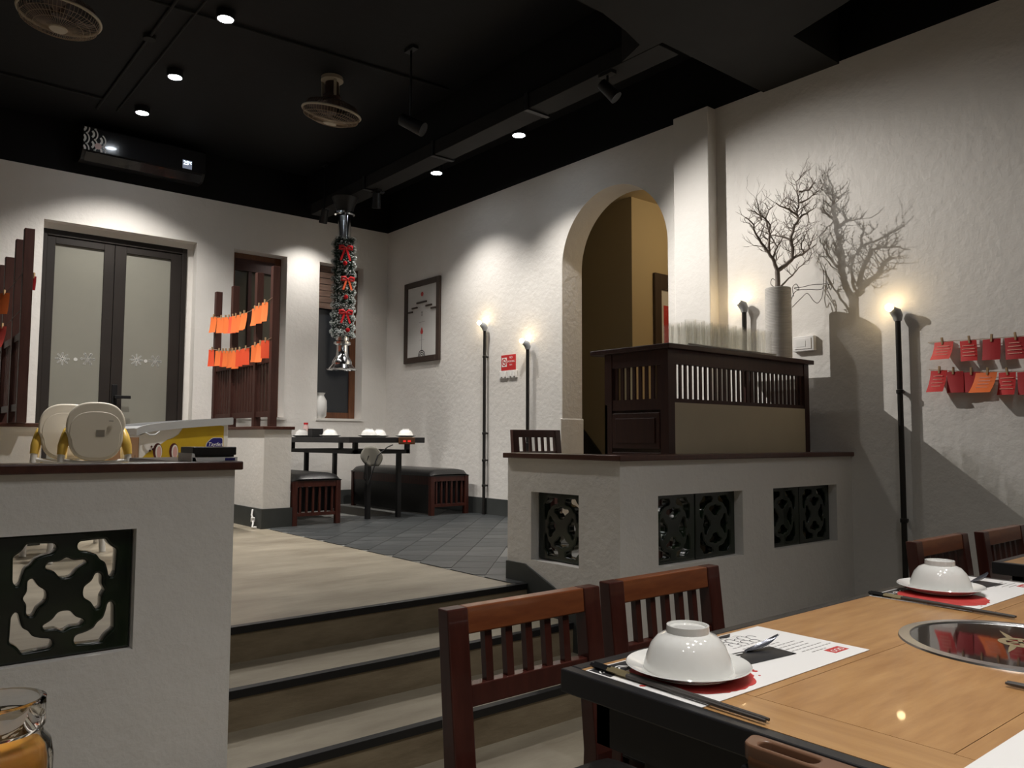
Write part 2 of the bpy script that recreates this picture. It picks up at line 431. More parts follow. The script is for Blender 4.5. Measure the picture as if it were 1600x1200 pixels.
# plinth swelling at the foot of the arch jamb
g = G()
g.prism(rounded([(AY1 - 0.005, P), (AY1 + 0.05, P), (AY1 + 0.05, 1.30), (AY1 + 0.02, 1.36), (AY1 - 0.005, 1.36)], 0.02), 'x', WX - 0.02, WX + 0.262).build('jamb_plinth', 'plaster', wr)
st(G().box(4.80, WX + 0.02, 3.52, 3.845, P, WT - 0.005).build('wall_pilaster', 'plaster_fine', bevel=0.006), 'white pilaster on the side wall')
wall_boxes('wall_left', [(-2.85, -2.6, -2.85, WY + BT, 0, CZ)])
wall_boxes('wall_front', [(-2.6, WX + 0.25, -2.85, -2.6, 0, CZ)])
st(G().box(-2.85, WX + 0.3, -2.85, WY + BT, CZ, CZ + 0.12).build('ceiling', 'black_paint'), 'black ceiling')
st(G().box(WX, WX + 0.25, -2.6, WY, WT, CZ).build('trim_1', 'black_paint'), 'black painted band above the white side wall')
st(G().box(-2.6, WX + 0.25, WY, WY + BT, WT, CZ).build('trim_2', 'black_paint'), 'black painted band above the white rear wall')
# ceiling beams, dark grey undersides
g = G(); g.box(-2.6, WX, 2.54, 3.11, 3.655, CZ)
st(g.build('trim_3', 'beam_paint'), 'dark grey beam across the ceiling')
g = G(); g.prism([(3.72, -2.6), (4.22, -2.6), (4.22, 2.1), (4.34, 2.54), (3.60, 2.54), (3.72, 2.1)], 'z', 3.655, CZ)
st(g.build('trim_4', 'beam_paint'), 'dark grey ceiling beam running toward the viewer')
g = G(); g.prism([(3.25, 3.11), (3.785, 3.11), (3.785, 3.45), (3.70, 3.22), (3.5, 3.16)], 'z', 3.655, CZ)
st(g.build('trim_5', 'beam_paint'), 'haunch at the crossing of the ceiling beams')

# corridor behind the arch
CX, CY = 5.89, 5.25
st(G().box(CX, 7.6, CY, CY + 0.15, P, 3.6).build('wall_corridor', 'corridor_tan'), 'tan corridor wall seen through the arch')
st(G().box(CX - 0.004, CX + 0.15, CY + 0.001, 7.6, P, 3.6).build('wall_corridor_return', 'corridor_shaded'), 'shaded olive corridor wall seen through the arch')
wall_boxes('wall_corridor_end', [(7.6, 7.75, 2.9, 5.4, P, 3.6), (WX + 0.25, 7.6, 2.85, 3.0, P, 3.6), (WX + 0.25, CX + 0.2, 7.6, 7.75, P, 3.6), (WX + 0.25, 7.75, 2.85, 7.75, 3.6, 3.7)], 'corridor_tan')
st(G().prism([(CY, P), (6.4, P), (6.4, 1.58), (5.95, 1.30), (CY, 0.62)], 'x', CX - 0.03, CX - 0.005).build('trim_6', 'black_lacquer'), 'dark sloping stair skirting in the corridor')
lamp('corridor_light', 'POINT', (6.35, 4.1, 3.3), 11, (1.0, 0.80, 0.50), size=0.12)

# baseboards
st(G().box(WX - 0.02, WX, 5.265, WY, P, P + 0.165).build('baseboard_right', 'skirting'))
g = G()
for a, b in ((-2.6, DX0), (DX1, WX - 0.02)): g.box(a, b, WY - 0.02, WY, P, P + 0.165)
st(g.build('baseboard_back', 'skirting'))

# ------------------------------------------------------------------ vent block (breeze block) mesh
def vent_block_mesh():
    cr = [(0.15, .77), (.18, .84), (.58, .86), (.62, .78), (.68, .72), (.755, .67), (.745, .27), (.70, .20), (.65, .22), (.62, .36), (.585, .47), (.50, .52), (.45, .61), (.33, .66), (.18, .69)]
    tp = [(-.30, .48), (-.26, .54), (-.1, .54), (0, .60), (.1, .54), (.28, .54), (.31, .47), (.17, .39), (.09, .28), (0, .265), (-.09, .28), (-.17, .39), (-.29, .44)]
    h = 0.1725
    loops = [[(-h, -h), (h, -h), (h, h), (-h, h)]]
    for sx in (1, -1):
        for sy in (1, -1):
            loops.append(rounded([(x * sx * h, y * sy * h) for x, y in cr], 0.006, 2))
    for k in range(4):
        c, s_ = math.cos(k * PI / 2), math.sin(k * PI / 2)
        loops.append(rounded([((x * c - y * s_) * h, (x * s_ + y * c) * h) for x, y in tp], 0.006, 2))
    return curve_mesh(loops, 0.038, 0.006, 2)
VB = vent_block_mesh()
VB.materials.append(MATS['tile_glaze'])
VB.shade_smooth(); VB.set_sharp_from_angle(angle=math.radians(35))
def vent_block(parent, loc, axis):
    o = bpy.data.objects.new('vent_block', VB); COL.objects.link(o); o.parent = parent
    o.matrix_local = Matrix.Translation(loc) @ (FACE_MY if axis == 'y' else FACE_MX)
    return o

def cap(parent, poly, z0=1.070, z1=1.097):
    return G().prism(poly, 'z', z0, z1).build('wood_cap', 'cap_wood', parent, bevel=0.004)

# left parapet: front wall with an opening for two vent blocks, and a short return
OZ0, OZ1 = 0.553, 0.903
LX1 = 0.943
lp = G()
lo0, lo1 = -0.045, 0.655
for b in ((-2.6, lo0, YF, YF + 0.13, 0, 1.07), (lo1, LX1, YF, YF + 0.13, 0, 1.07), (lo0, lo1, YF, YF + 0.13, 0, OZ0), (lo0, lo1, YF, YF + 0.13, OZ1, 1.07),
          (LX1 - 0.13, LX1, YF + 0.13, 3.17, 0, 1.07)):
    lp.box(*b)
pl = st(lp.build('wall_parapet_left', 'plaster'), 'low plaster parapet with a green vent block beside the steps')
cap(pl, [(-2.6, YF - 0.02), (LX1 + 0.02, YF - 0.02), (LX1 + 0.02, 3.20), (LX1 - 0.15, 3.20), (LX1 - 0.15, YF + 0.15), (-2.6, YF + 0.15)])
for x in (0.13, 0.48): vent_block(pl, (x, YF + 0.055, (OZ0 + OZ1) / 2), 'y')

# right parapet
RX0 = 2.744
PB = 3.35
rp = G()
for b in ((RX0, 3.013, YF, YF + 0.13, 0, 1.07), (3.713, 4.008, YF, YF + 0.13, 0, 1.07), (4.708, WX, YF, YF + 0.13, 0, 1.07),
          (3.013, 3.713, YF, YF + 0.13, 0, OZ0), (4.008, 4.708, YF, YF + 0.13, 0, OZ0), (3.013, 3.713, YF, YF + 0.13, OZ1 - 0.005, 1.07), (4.008, 4.708, YF, YF + 0.13, OZ1 - 0.005, 1.07),
          (RX0, RX0 + 0.13, YF + 0.13, 2.803, 0, 1.07), (RX0, RX0 + 0.13, 3.158, PB, 0, 1.07), (RX0, RX0 + 0.13, 2.803, 3.158, 0, OZ0 - 0.008), (RX0, RX0 + 0.13, 2.803, 3.158, OZ1 - 0.006, 1.07)):
    rp.box(*b)
pr_ = st(rp.build('wall_parapet_right', 'plaster'), 'low plaster parapet with green vent blocks around the counter')
cap(pr_, [(RX0 - 0.022, YF - 0.022), (WX, YF - 0.022), (WX, YF + 0.15), (RX0 + 0.15, YF + 0.15), (RX0 + 0.15, PB + 0.02), (RX0 - 0.022, PB + 0.02)])
for x in (3.188, 3.538, 4.183, 4.533): vent_block(pr_, (x, YF + 0.075, (OZ0 + OZ1) / 2 - 0.002), 'y')
vent_block(pr_, (RX0 + 0.075, 2.981, (OZ0 + OZ1) / 2 - 0.006), 'x')
# dark skirting stepping down the parapet beside the steps
g = G(); g.prism([(PB, P + 0.10), (3.20, P + 0.10), (2.50, 0.24), (2.50, 0.0), (PB, 0.0)], 'x', RX0 - 0.012, RX0 - 0.001)
g.build('stair_skirting', 'skirting', pr_)

# far partition walls (low) beside the booth
def partition(name, x0, x1, y0, label):
    w_ = st(G().box(x0, x1, y0, WY - 0.001, P, 1.245).build(name, 'plaster_fine'), label)
    G().box(x0 - 0.02, x1 + 0.02, y0 - 0.025, WY - 0.001, 1.245, 1.272).build('wood_cap', 'cap_wood', w_, bevel=0.004)
    g = G(); g.box(x0 - 0.015, x1 + 0.015, y0 - 0.015, WY - 0.03, P, P + 0.165); g.build('skirting_board', 'skirting', w_)
    return w_
partition('wall_partition_right', 2.64, 2.88, 6.44, 'low white partition beside the booth')
partition('wall_partition_left', 0.72, 1.02, 6.45, 'low white partition left of the freezer')

# ------------------------------------------------------------------ door and windows
dr = bpy.data.objects.new('door_1', None); COL.objects.link(dr); st(dr, 'dark aluminium double door with frosted panes')
DY = WY + 0.10; DT = 3.13; DR = 2.575
g = G()
for b in ((DX0, DX0 + 0.05, DY, DY + 0.07, P, DT), (DR - 0.05, DR, DY, DY + 0.07, P, DT), (DX0 + 0.05, DR - 0.05, DY, DY + 0.07, DT - 0.06, DT)): g.box(*b)
g.build('door_frame', 'alu_brown', dr, bevel=0.004)
G().box(DX0, DX1, DY, WY + BT, DT, OT).build('head_infill', 'plaster', dr)
G().box(DR, DX1, DY + 0.02, WY + BT, P, DT).build('side_infill', 'plaster', dr)
for a, b, gl0, gl1 in ((DX0 + 0.05, 1.888, 1.375, 1.795), (1.892, DR - 0.05, 1.997, 2.42)):
    lf = G()
    zt, zb = 3.00, P + 0.22
    for q in ((a, gl0, DY + 0.012, DY + 0.058, P + 0.02, DT - 0.062), (gl1, b, DY + 0.012, DY + 0.058, P + 0.02, DT - 0.062),
              (gl0, gl1, DY + 0.012, DY + 0.058, zt, DT - 0.062), (gl0, gl1, DY + 0.012, DY + 0.058, P + 0.02, zb)): lf.box(*q)
    leaf = lf.build('door_leaf', 'alu_brown', dr, bevel=0.003)
    pane = G().box(gl0, gl1, DY + 0.03, DY + 0.04, zb, zt).build('pane', 'frosted_pane', leaf)
# snowflake and dot stickers
def flake(r, arms, dots):
    g = G()
    for k in range(arms):
        t = PI * k / arms
        m = Matrix.Rotation(t, 3, 'Y')
        g.obox((0, 0, 0), (2 * r, 0.002, r * 0.13), m)
        for s_ in (1, -1):
            if dots:
                c = m @ Vector((s_ * r * 0.86, 0, 0)); g.cyl((c.x, -0.001, c.z), (c.x, 0.001, c.z), r * 0.2, n=8)
                c = m @ Vector((s_ * r * 0.42, 0, 0)); g.cyl((c.x, -0.001, c.z), (c.x, 0.001, c.z), r * 0.17, n=6)
            else:
                for q in (0.55, 0.8):
                    c = m @ Vector((s_ * r * q, 0, 0))
                    for e in (0.9, -0.9): g.obox(c, (r * 0.34, 0.002, r * 0.08), m @ Matrix.Rotation(e, 3, 'Y'))
    return g
for x, z, r, a, d in ((1.475, 1.915, .062, 4, 0), (1.585, 1.915, .017, 0, 0), (1.690, 1.925, .062, 3, 1), (2.125, 1.945, .062, 4, 0), (2.212, 1.94, .017, 0, 0), (2.302, 1.945, .060, 3, 1)):
    g = flake(r, a, d) if a else G().cyl((0, -.001, 0), (0, .001, 0), r, n=14)
    o = g.build('snowflake_sticker' if a else 'dot_sticker', 'frost_sticker', dr); o.location = (x, DY + 0.0285, z)
g = G(); g.box(1.905, 1.955, DY - 0.004, DY + 0.012, 1.46, 1.69); g.box(1.92, 1.945, DY - 0.055, DY, 1.555, 1.58); g.box(1.92, 2.065, DY - 0.062, DY - 0.045, 1.552, 1.582)
g.build('handle', 'black_plastic', dr, bevel=0.003)

def window(n, x0, x1, z0, label, pane_m, blind):
    w_ = bpy.data.objects.new('window_%d' % n, None); COL.objects.link(w_); st(w_, label)
    y = WY + 0.165; z1 = OT
    g = G()
    fx = 0.075
    for b in ((x0, x0 + fx, y, y + 0.05, z0, z1), (x1 - fx, x1, y, y + 0.05, z0, z1), (x0 + fx, x1 - fx, y, y + 0.05, z0, z0 + 0.075), (x0 + fx, x1 - fx, y, y + 0.05, z1 - 0.06, z1)): g.box(*b)
    g.build('window_frame', 'window_wood', w_, bevel=0.004)
    G().box(x0 + fx, x1 - fx, y + 0.022, y + 0.03, z0 + 0.075, z1 - 0.06).build('pane', pane_m, w_)
    G().box(x0 - 0.01, x1 + 0.01, WY - 0.012, WY + 0.165, z0 - 0.025, z0 + 0.002).build('window_sill', 'plaster_fine', w_)
    if blind:
        for k in range(7):
            G().box(x0 + 0.01, x1 - 0.005, y - 0.030, y - 0.022, z1 - 0.075 - k * 0.072, z1 - 0.010 - k * 0.072).build('blind_slat', 'blind_wood', w_)
    else:
        G().box(x0 + fx, x1 - fx, y - 0.004, y + 0.03, z1 - 0.19, z1 - 0.06).build('transom_board', 'dark_wood', w_)
        G().box(x0 + fx + 0.15, x0 + fx + 0.19, y + 0.004, y + 0.022, z0 + 0.075, z1 - 0.19).build('mullion', 'dark_wood', w_)
    return w_
window(1, *W1[:2], W1[2], 'dark wooden window behind the slatted screen', 'olive_pane', False)
window(2, *W2[:2], W2[2], 'wooden window with a slatted blind next to the corner', 'night_pane', True)

# ------------------------------------------------------------------ ceiling: duct, conduits, lights
dk = thing('air_duct', 'long flat dark grey duct hung under the ceiling along the side wall', 'duct', (3.9, 5.7, 3.66))
for y0, y1 in ((-2.55, -1.28), (-1.27, -0.02), (0.0, 1.2), (1.22, 2.42)):
    G().box(-0.1, 0.1, y0, y1, 0.0, 0.12).build('duct_section', 'beam_paint', dk, bevel=0.004)
for y in (-1.275, -0.01, 1.21):
    g = G(); g.box(-0.115, 0.115, y - 0.02, y + 0.02, -0.012, 0.0); g.box(-0.115, -0.101, y - 0.02, y + 0.02, 0.0, 0.125); g.box(0.101, 0.115, y - 0.02, y + 0.02, 0.0, 0.125)
    g.build('hanger', 'black_metal', dk)
st(G().box(3.835, 3.965, 3.12, WY, 3.785, CZ).build('trim_7', 'black_paint'), 'black downstand above the duct')
def conduit(label, pts, r=0.012, box=None):
    t = thing('ceiling_conduit', label, 'conduit', pts[0], group='conduits on the black ceiling')
    g = G().tube([Vector(p) - Vector(pts[0]) for p in pts], r, 8); g.build('pipe', 'beam_paint', t, smooth=40)
    if box:
        b = Vector(box) - Vector(pts[0]); G().cyl(b + Vector((0, 0, -0.02)), b + Vector((0, 0, 0.02)), 0.045, n=14).build('junction_box', 'beam_paint', t, smooth=40)
zc = CZ - 0.014
conduit('dark conduit with a round junction box on the ceiling near the cage fan', [(1.545, 3.2, zc), (1.545, 7.75, zc)], box=(1.545, 6.1, zc))
conduit('thin dark conduit running beside the row of three ceiling lights', [(1.70, 5.2, zc), (1.70, 7.7, zc)], 0.008)
conduit('thin dark conduit crossing the ceiling behind the bare ceiling fan', [(-1.0, 7.5, zc), (1.545, 7.5, zc)], 0.009)
conduit('long dark conduit crossing the middle of the ceiling to the duct', [(0.2, 5.65, zc), (3.75, 5.4, zc)], 0.010)

def downlight(label, x, y, z, energy, col=COOL, cone=120, group=None, blend=0.6, face='lamp_face', tilt=None):
    t = thing('downlight', label, 'ceiling light', (x, y, z), group=group)
    top = CZ - z
    G().lathe([(0.064, 0.0), (0.064, top), (0, top)], 24).build('housing', 'black_metal', t, smooth=40)
    G().lathe([(0.053, -0.001), (0.064, -0.001), (0.066, 0.004), (0.053, 0.006)], 24, closed=True).build('rim', 'black_metal', t, smooth=40)
    G().lathe([(0, 0.0), (0.054, 0.0), (0.054, 0.01), (0, 0.01)], 24).build('diffuser', face, t)
    lamp('light', 'SPOT', (0, 0, -0.012), energy, col, t, aim=tilt or (0, 0, -1), size=0.045, cone=cone, blend=blend)
    return t
for (x, y), tx in zip(((1.862, 7.50), (1.868, 6.57), (1.862, 5.41)), ('nearest the wall air conditioner', 'in the middle of the row of three', 'farthest from the wall air conditioner')):
    downlight('bright round ceiling light ' + tx, x, y, CZ - 0.055, K_LEFT, group='row of three ceiling lights', cone=112, blend=0.6)
for (x, y), tx in zip(((4.24, 6.29), (4.235, 5.04)), ('closer to the decorated pipe', 'closer to the arch')):
    downlight('bright round light beside the duct, the one ' + tx, x, y, 3.75, K_RIGHT, group='two lights beside the duct', cone=112, blend=0.75)
for k, (x, y) in enumerate(((0.45, 0.25), (1.25, 0.35), (2.1, 0.15), (1.0, 0.80), (2.0, 0.75), (3.1, 0.55), (-0.7, 0.3), (0.2, -0.9))):
    downlight('round black ceiling light above the lower dining tables', x, y, 3.60, K_NEAR, group='lights above the lower tables', cone=100, blend=1.0)

def spotlight(label, loc, aim, energy, cone, size=0.03, r=0.045, ln=0.15, hang=None, blend=0.35, face='spot_face', col=COOL):
    t = thing('track_spotlight', label, 'spotlight', loc)
    d = (Vector(aim) - Vector(loc)).normalized()
    G().tube([-d * ln * 0.5, -d * ln, -d * ln * 0.999, d * 0.0, d * 0.0, -d * ln * 0.4], [0.001, 0.001, r * 0.85, r, r * 0.93, r * 0.86], 18, caps=False).build('barrel', 'black_metal', t, smooth=40)
    G().cyl(-d * ln * 0.40, -d * ln * 0.37, r * 0.84, n=18).build('lens', face, t)
    m = -d * ln * 0.6
    g = G().tube([m, m + Vector((0, 0, 0.06)), Vector((m.x, m.y, (hang or CZ) - loc[2]))], 0.009, 8); g.obox((m.x, m.y, (hang or CZ) - loc[2] - 0.012), (0.05, 0.12, 0.024)); g.build('bracket', 'black_metal', t)
    lamp('light', 'SPOT', d * 0.02, energy, col, t, aim=d * 2, size=size, cone=cone, blend=blend)
    return t
spotlight('black spotlight hanging left of the duct, aimed at the branch vase', (3.20, 4.93, 3.50), (4.86, 2.72, 1.95), K_VASE, 62, size=0.008, blend=0.9, r=0.055, ln=0.2)
spotlight('black spotlight under the duct facing the side wall', (3.86, 3.57, 3.475), (4.85, 2.1, 1.5), 16, 85, size=0.03, hang=3.66, blend=0.8)
spotlight('black spotlight shining down the rear wall between the windows', (3.80, 7.82, 3.50), (3.84, 8.31, 2.35), K_BACK, 105, blend=1.0)
spotlight('black spotlight on the duct above the booth table', (3.93, 6.9, 3.48), (4.2, 7.4, 1.2), K_TRACK, 75, hang=3.66)

# ------------------------------------------------------------------ air conditioner
ac = thing('air_conditioner', 'black wall air conditioner with white wave pattern and lit display', 'air conditioner', (2.06, WY, 3.77))
aw = 0.56
g = G(); g.prism(rounded([(0, 0), (-0.17, 0.0), (-0.235, 0.07), (-0.235, 0.27), (-0.20, 0.325), (0, 0.325)], 0.03), 'x', -aw, aw)
g.build('casing', 'ac_body', ac, smooth=40)
G().box(-aw + 0.004, aw - 0.004, -0.243, -0.232, 0.072, 0.29).build('front_panel', 'ac_gloss', ac, bevel=0.003)
g = G(); g.obox((0, -0.20, 0.028), (2 * aw - 0.06, 0.10, 0.010), Matrix.Rotation(-0.7, 3, 'X')); g.build('louvre', 'ac_gloss', ac)
# wave scallops, each a crescent band of white print on the panel
def arc_band(cx, cz, r0, r1, a0, a1, n=14):
    pts = [(cx + r1 * math.cos(a0 + (a1 - a0) * i / n), cz + r1 * math.sin(a0 + (a1 - a0) * i / n)) for i in range(n + 1)]
    pts += [(cx + r0 * math.cos(a1 + (a0 - a1) * i / n), cz + r0 * math.sin(a1 + (a0 - a1) * i / n)) for i in range(n + 1)]
    return pts
wv = G()
for cx, cz in [(-aw - 0.015, 0.08 + 0.1 * k) for k in range(3)] + [(-aw + 0.055, 0.03 + 0.1 * k) for k in range(4)] + [(-aw + 0.125, 0.08 + 0.1 * k) for k in range(2)]:
    for r0, r1 in ((0.062, 0.073), (0.026, 0.045)):
        a = arc_band(cx, cz, r0, r1, -0.95, 0.95)
        n = len(a) // 2
        for i in range(n - 1):
            q = [a[i], a[i + 1], a[2 * n - 2 - i], a[2 * n - 1 - i]]
            q = clip([(u, v) for u, v in q], -aw + 0.005, aw, 0.074, 0.288)
            if len(q) >= 3: wv.prism(q, 'y', -0.2445, -0.2432)
wv.build('wave_print', 'print_white', ac)
G().cyl((-aw + 0.13, -0.247, 0.125), (-aw + 0.13, -0.243, 0.125), 0.030, n=18).build('energy_sticker', 'bottle_pink', ac)
G().box(0.335, 0.425, -0.2445, -0.2432, 0.092, 0.178).build('display', 'display_blue', ac)
me = text_mesh('25', 0.055); me.transform(Matrix.Translation((0.368, -0.2447, 0.148)) @ FACE_MY); finish(me, 'display_digits', 'display_digits', ac)
me = text_mesh('\u00b0C', 0.03); me.transform(Matrix.Translation((0.407, -0.2447, 0.155)) @ FACE_MY); finish(me, 'display_unit', 'display_digits', ac)

# ------------------------------------------------------------------ ceiling fans
def fan(label, loc, rx, ry, rz):
    t = thing('ceiling_fan', label, 'fan', loc, group='cage fans on the black ceiling')
    drop = 0.30
    g = G().lathe([(0, 0), (0.088, 0), (0.092, -0.03), (0.07, -0.045), (0, -0.045)], 24); g.build('ceiling_mount', 'fan_cream', t, smooth=40)
    G().lathe([(0.055, -0.045), (0.058, -0.14), (0.075, -0.16), (0.075, -0.175), (0.05, -0.185), (0, -0.185)], 20).build('motor_housing', 'fan_brown', t, smooth=40)
    for k in range(3):
        a = k * 2.094 + 0.4
        G().bar((0.075 * math.cos(a), 0.075 * math.sin(a), -0.03), (0.072 * math.cos(a), 0.072 * math.sin(a), -0.175), 0.022, 0.010).build('bracket_arm', 'fan_cream', t)
    m = Matrix.Translation((0, 0, -drop)) @ Matrix.Rotation(rz, 4, 'Z') @ Matrix.Rotation(rx, 4, 'X') @ Matrix.Rotation(ry, 4, 'Y')
    R = 0.235
    G().tube([(R * math.cos(a), R * math.sin(a), 0) for a in [2 * PI * i / 48 for i in range(49)]], 0.010, 8).xf(m).build('cage_rim', 'fan_cream', t, smooth=60)
    g = G()
    for k in range(60):
        a = 2 * PI * k / 60; c, s_ = math.cos(a), math.sin(a)
        g.tube([(R * c, R * s_, 0), (R * 0.93 * c, R * 0.93 * s_, -0.045), (R * 0.6 * c, R * 0.6 * s_, -0.075), (0.05 * c, 0.05 * s_, -0.085)], 0.0016, 3, caps=False)
    for q in (0.0, 0.35, 0.7):
        rr, zz = R * (0.93 - 0.33 * q / 0.7), -0.045 - 0.03 * q / 0.7
        g.tube([(rr * math.cos(a), rr * math.sin(a), zz) for a in [2 * PI * i / 32 for i in range(33)]], 0.002, 4, caps=False)
    props(g.xf(m).build('front_cage', 'fan_wire', t), kind='stuff')
    g = G()
    for k in range(60):
        a = 2 * PI * k / 60; c, s_ = math.cos(a), math.sin(a)
        g.tube([(R * c, R * s_, 0), (R * 0.85 * c, R * 0.85 * s_, 0.06), (R * 0.4 * c, R * 0.4 * s_, 0.10), (0.03 * c, 0.03 * s_, 0.105)], 0.0018, 3, caps=False)
    props(g.xf(m).build('rear_cage', 'fan_brown', t), kind='stuff')
    G().lathe([(0, -0.092), (0.05, -0.092), (0.055, -0.084), (0.03, -0.076), (0, -0.076)], 20).xf(m).build('cage_badge', 'fan_cream', t, smooth=40)
    for k in range(3):
        a0 = k * 2.094
        def f(u, v):
            r = 0.04 + 0.165 * u; a = a0 + (v - 0.5) * (0.6 + 0.5 * u)
            return (r * math.cos(a), r * math.sin(a), 0.02 + (v - 0.5) * 0.045)
        G().grid(f, 6, 4).xf(m).build('blade', 'fan_brown', t, smooth=60)
    G().lathe([(0, 0.105), (0.06, 0.10), (0.06, 0.05), (0.045, 0.0), (0, -0.01)], 20).xf(m).build('hub', 'fan_brown', t, smooth=40)
    return t
fan('cream cage fan hanging tilted from the middle of the ceiling', (2.905, 5.86, CZ), 0.10, 0.16, -0.69)
fan('cage fan cut off by the top left of the picture', (0.88, 5.60, CZ), 0.02, 0.05, 0.3)

# ------------------------------------------------------------------ exhaust pipe over the booth with garland
HX, HY = 3.80, 7.32
ex = thing('exhaust_hood', 'shiny telescopic exhaust pipe with bell hood over the booth table', 'exhaust hood', (HX, HY, 1.87))
G().lathe([(0.150, 0.0), (0.152, 0.008), (0.105, 0.022), (0.100, 0.06), (0.098, 0.085), (0.085, 0.11), (0.062, 0.145), (0.058, 0.19), (0.056, 0.25), (0.085, 0.262), (0.085, 0.285), (0.056, 0.295), (0.056, 0.36), (0.05, 0.36), (0.05, 0.15), (0.095, 0.06), (0.145, 0.002)], 36).build('bell', 'chrome', ex, smooth=35)
G().lathe([(0.066, 0.30), (0.066, 1.66)], 24).build('pipe', 'chrome', ex, smooth=40)
G().lathe([(0.075, 1.34), (0.085, 1.345), (0.085, 1.365), (0.07, 1.37)], 24).build('lower_collar', 'chrome', ex, smooth=35)
G().lathe([(0.09, 1.60), (0.105, 1.61), (0.105, 1.63), (0.09, 1.64)], 24).build('upper_collar', 'chrome', ex, smooth=35)
G().cyl((-0.03, -0.075, 1.35), (-0.03, -0.075, 1.62), 0.012, n=10).build('guide_rod', 'chrome', ex, smooth=40)
G().lathe([(0.085, 1.64), (0.10, 1.70), (0.135, 1.784)], 24).build('ceiling_cone', 'black_metal', ex, smooth=40)
gl = thing('tinsel_garland', 'frosted green tinsel garland wound around the exhaust pipe', 'garland', (HX, HY, 2.21))
def needles(n, r0, r1, w_, seed, ph):
    rn = random.Random(seed); vs = []; fs = []
    for i in range(n):
        z = rn.uniform(0.0, 1.02); a = rn.uniform(0, 2 * PI)
        ring = 0.5 + 0.5 * math.cos((z * 11 + ph) * 2 * PI + a * 1.0)
        L = r0 + (r1 - r0) * (0.35 + 0.65 * ring) * rn.uniform(0.75, 1.1)
        dz = rn.uniform(-0.03, 0.03)
        c, s_ = math.cos(a), math.sin(a); b = a + rn.uniform(-0.3, 0.3)
        st_ = 0.068 if r0 < 0.09 else 0.075
        p = Vector((st_ * c, st_ * s_, z)); q = Vector((L * math.cos(b), L * math.sin(b), z + dz))
        t = (q - p).cross(Vector((rn.uniform(-1, 1), rn.uniform(-1, 1), rn.uniform(-1, 1)))).normalized() * w_
        k = len(vs); vs += [p - t, p + t, q]; fs.append((k, k + 1, k + 2))
    return G().add(vs, fs)
props(needles(9000, 0.085, 0.128, 0.0030, 3, 0.0).build('green_needles', 'needle_green', gl), kind='stuff')
rn = random.Random(9); vs = []; fs = []
for i in range(5200):
    z = rn.random() ** 1.25 * 1.02; a = rn.uniform(0, 2 * PI)
    ring = 0.5 + 0.5 * math.cos((z * 11) * 2 * PI + a)
    if rn.random() > 0.25 + 0.75 * ring: continue
    r = 0.095 + 0.032 * (0.35 + 0.65 * ring)
    p = Vector((r * math.cos(a), r * math.sin(a), z)); t = Vector((rn.uniform(-1, 1), rn.uniform(-1, 1), rn.uniform(-1, 1))).normalized()
    u = t.orthogonal().normalized()
    k = len(vs); vs += [p - t * 0.013, p + t * 0.013, p + u * 0.008]; fs.append((k, k + 1, k + 2))
props(G().add(vs, fs).build('frosted_tips', 'needle_frost', gl), kind='stuff')
va = math.atan2(-HY, -HX)          # toward the viewer
def on_pipe(da, r): a = va + da; return HX + r * math.cos(a), HY + r * math.sin(a), a
def bow(label, z, da, m, tail):
    x, y, a = on_pipe(da, 0.135)
    t = thing('ribbon_bow', label, 'bow', (x, y, z), a + PI / 2, group='bows on the garland')
    for s_ in (1, -1):
        G().tube([(0, 0, 0), (s_ * 0.03, -0.012, 0.022), (s_ * 0.06, -0.008, 0.016), (s_ * 0.062, 0, -0.008), (s_ * 0.03, -0.004, -0.008), (0, 0, 0)], [0.006, 0.014, 0.016, 0.014, 0.012, 0.006], 8).build('loop', 'ribbon_red', t, smooth=60)
        G().obox((s_ * 0.028, -0.004, -tail / 2), (0.02, 0.003, tail), Matrix.Rotation(-s_ * 0.32, 3, 'Y')).build('tail', m, t)
    G().sphere((0, -0.006, 0), 0.013, 10, 8).build('knot', 'ribbon_red', t, smooth=60)
bow('red ribbon bow highest on the tinsel garland', 3.10, 0.12, 'ribbon_red', 0.13)
bow('red and orange ribbon bow at the middle of the garland', 2.78, 0.30, 'ribbon_orange', 0.11)
bow('red ribbon bow lowest on the tinsel garland', 2.44, 0.20, 'ribbon_red', 0.11)
for z, da, tx in ((2.945, 0.10, 'between the upper and middle bows'), (2.60, 0.20, 'just above the lowest bow'), (2.265, 0.38, 'below the lowest bow')):
    x, y, a = on_pipe(da, 0.135)
    t = thing('bauble', 'shiny red bauble on the garland ' + tx, 'bauble', (x, y, z), group='baubles on the garland')
    G().sphere((0, 0, 0), 0.023, 16, 12).build('ball', 'bauble_red', t, smooth=60)
    G().cyl((0, 0, 0.02), (0, 0, 0.03), 0.007, n=8).build('cap', 'gold', t)

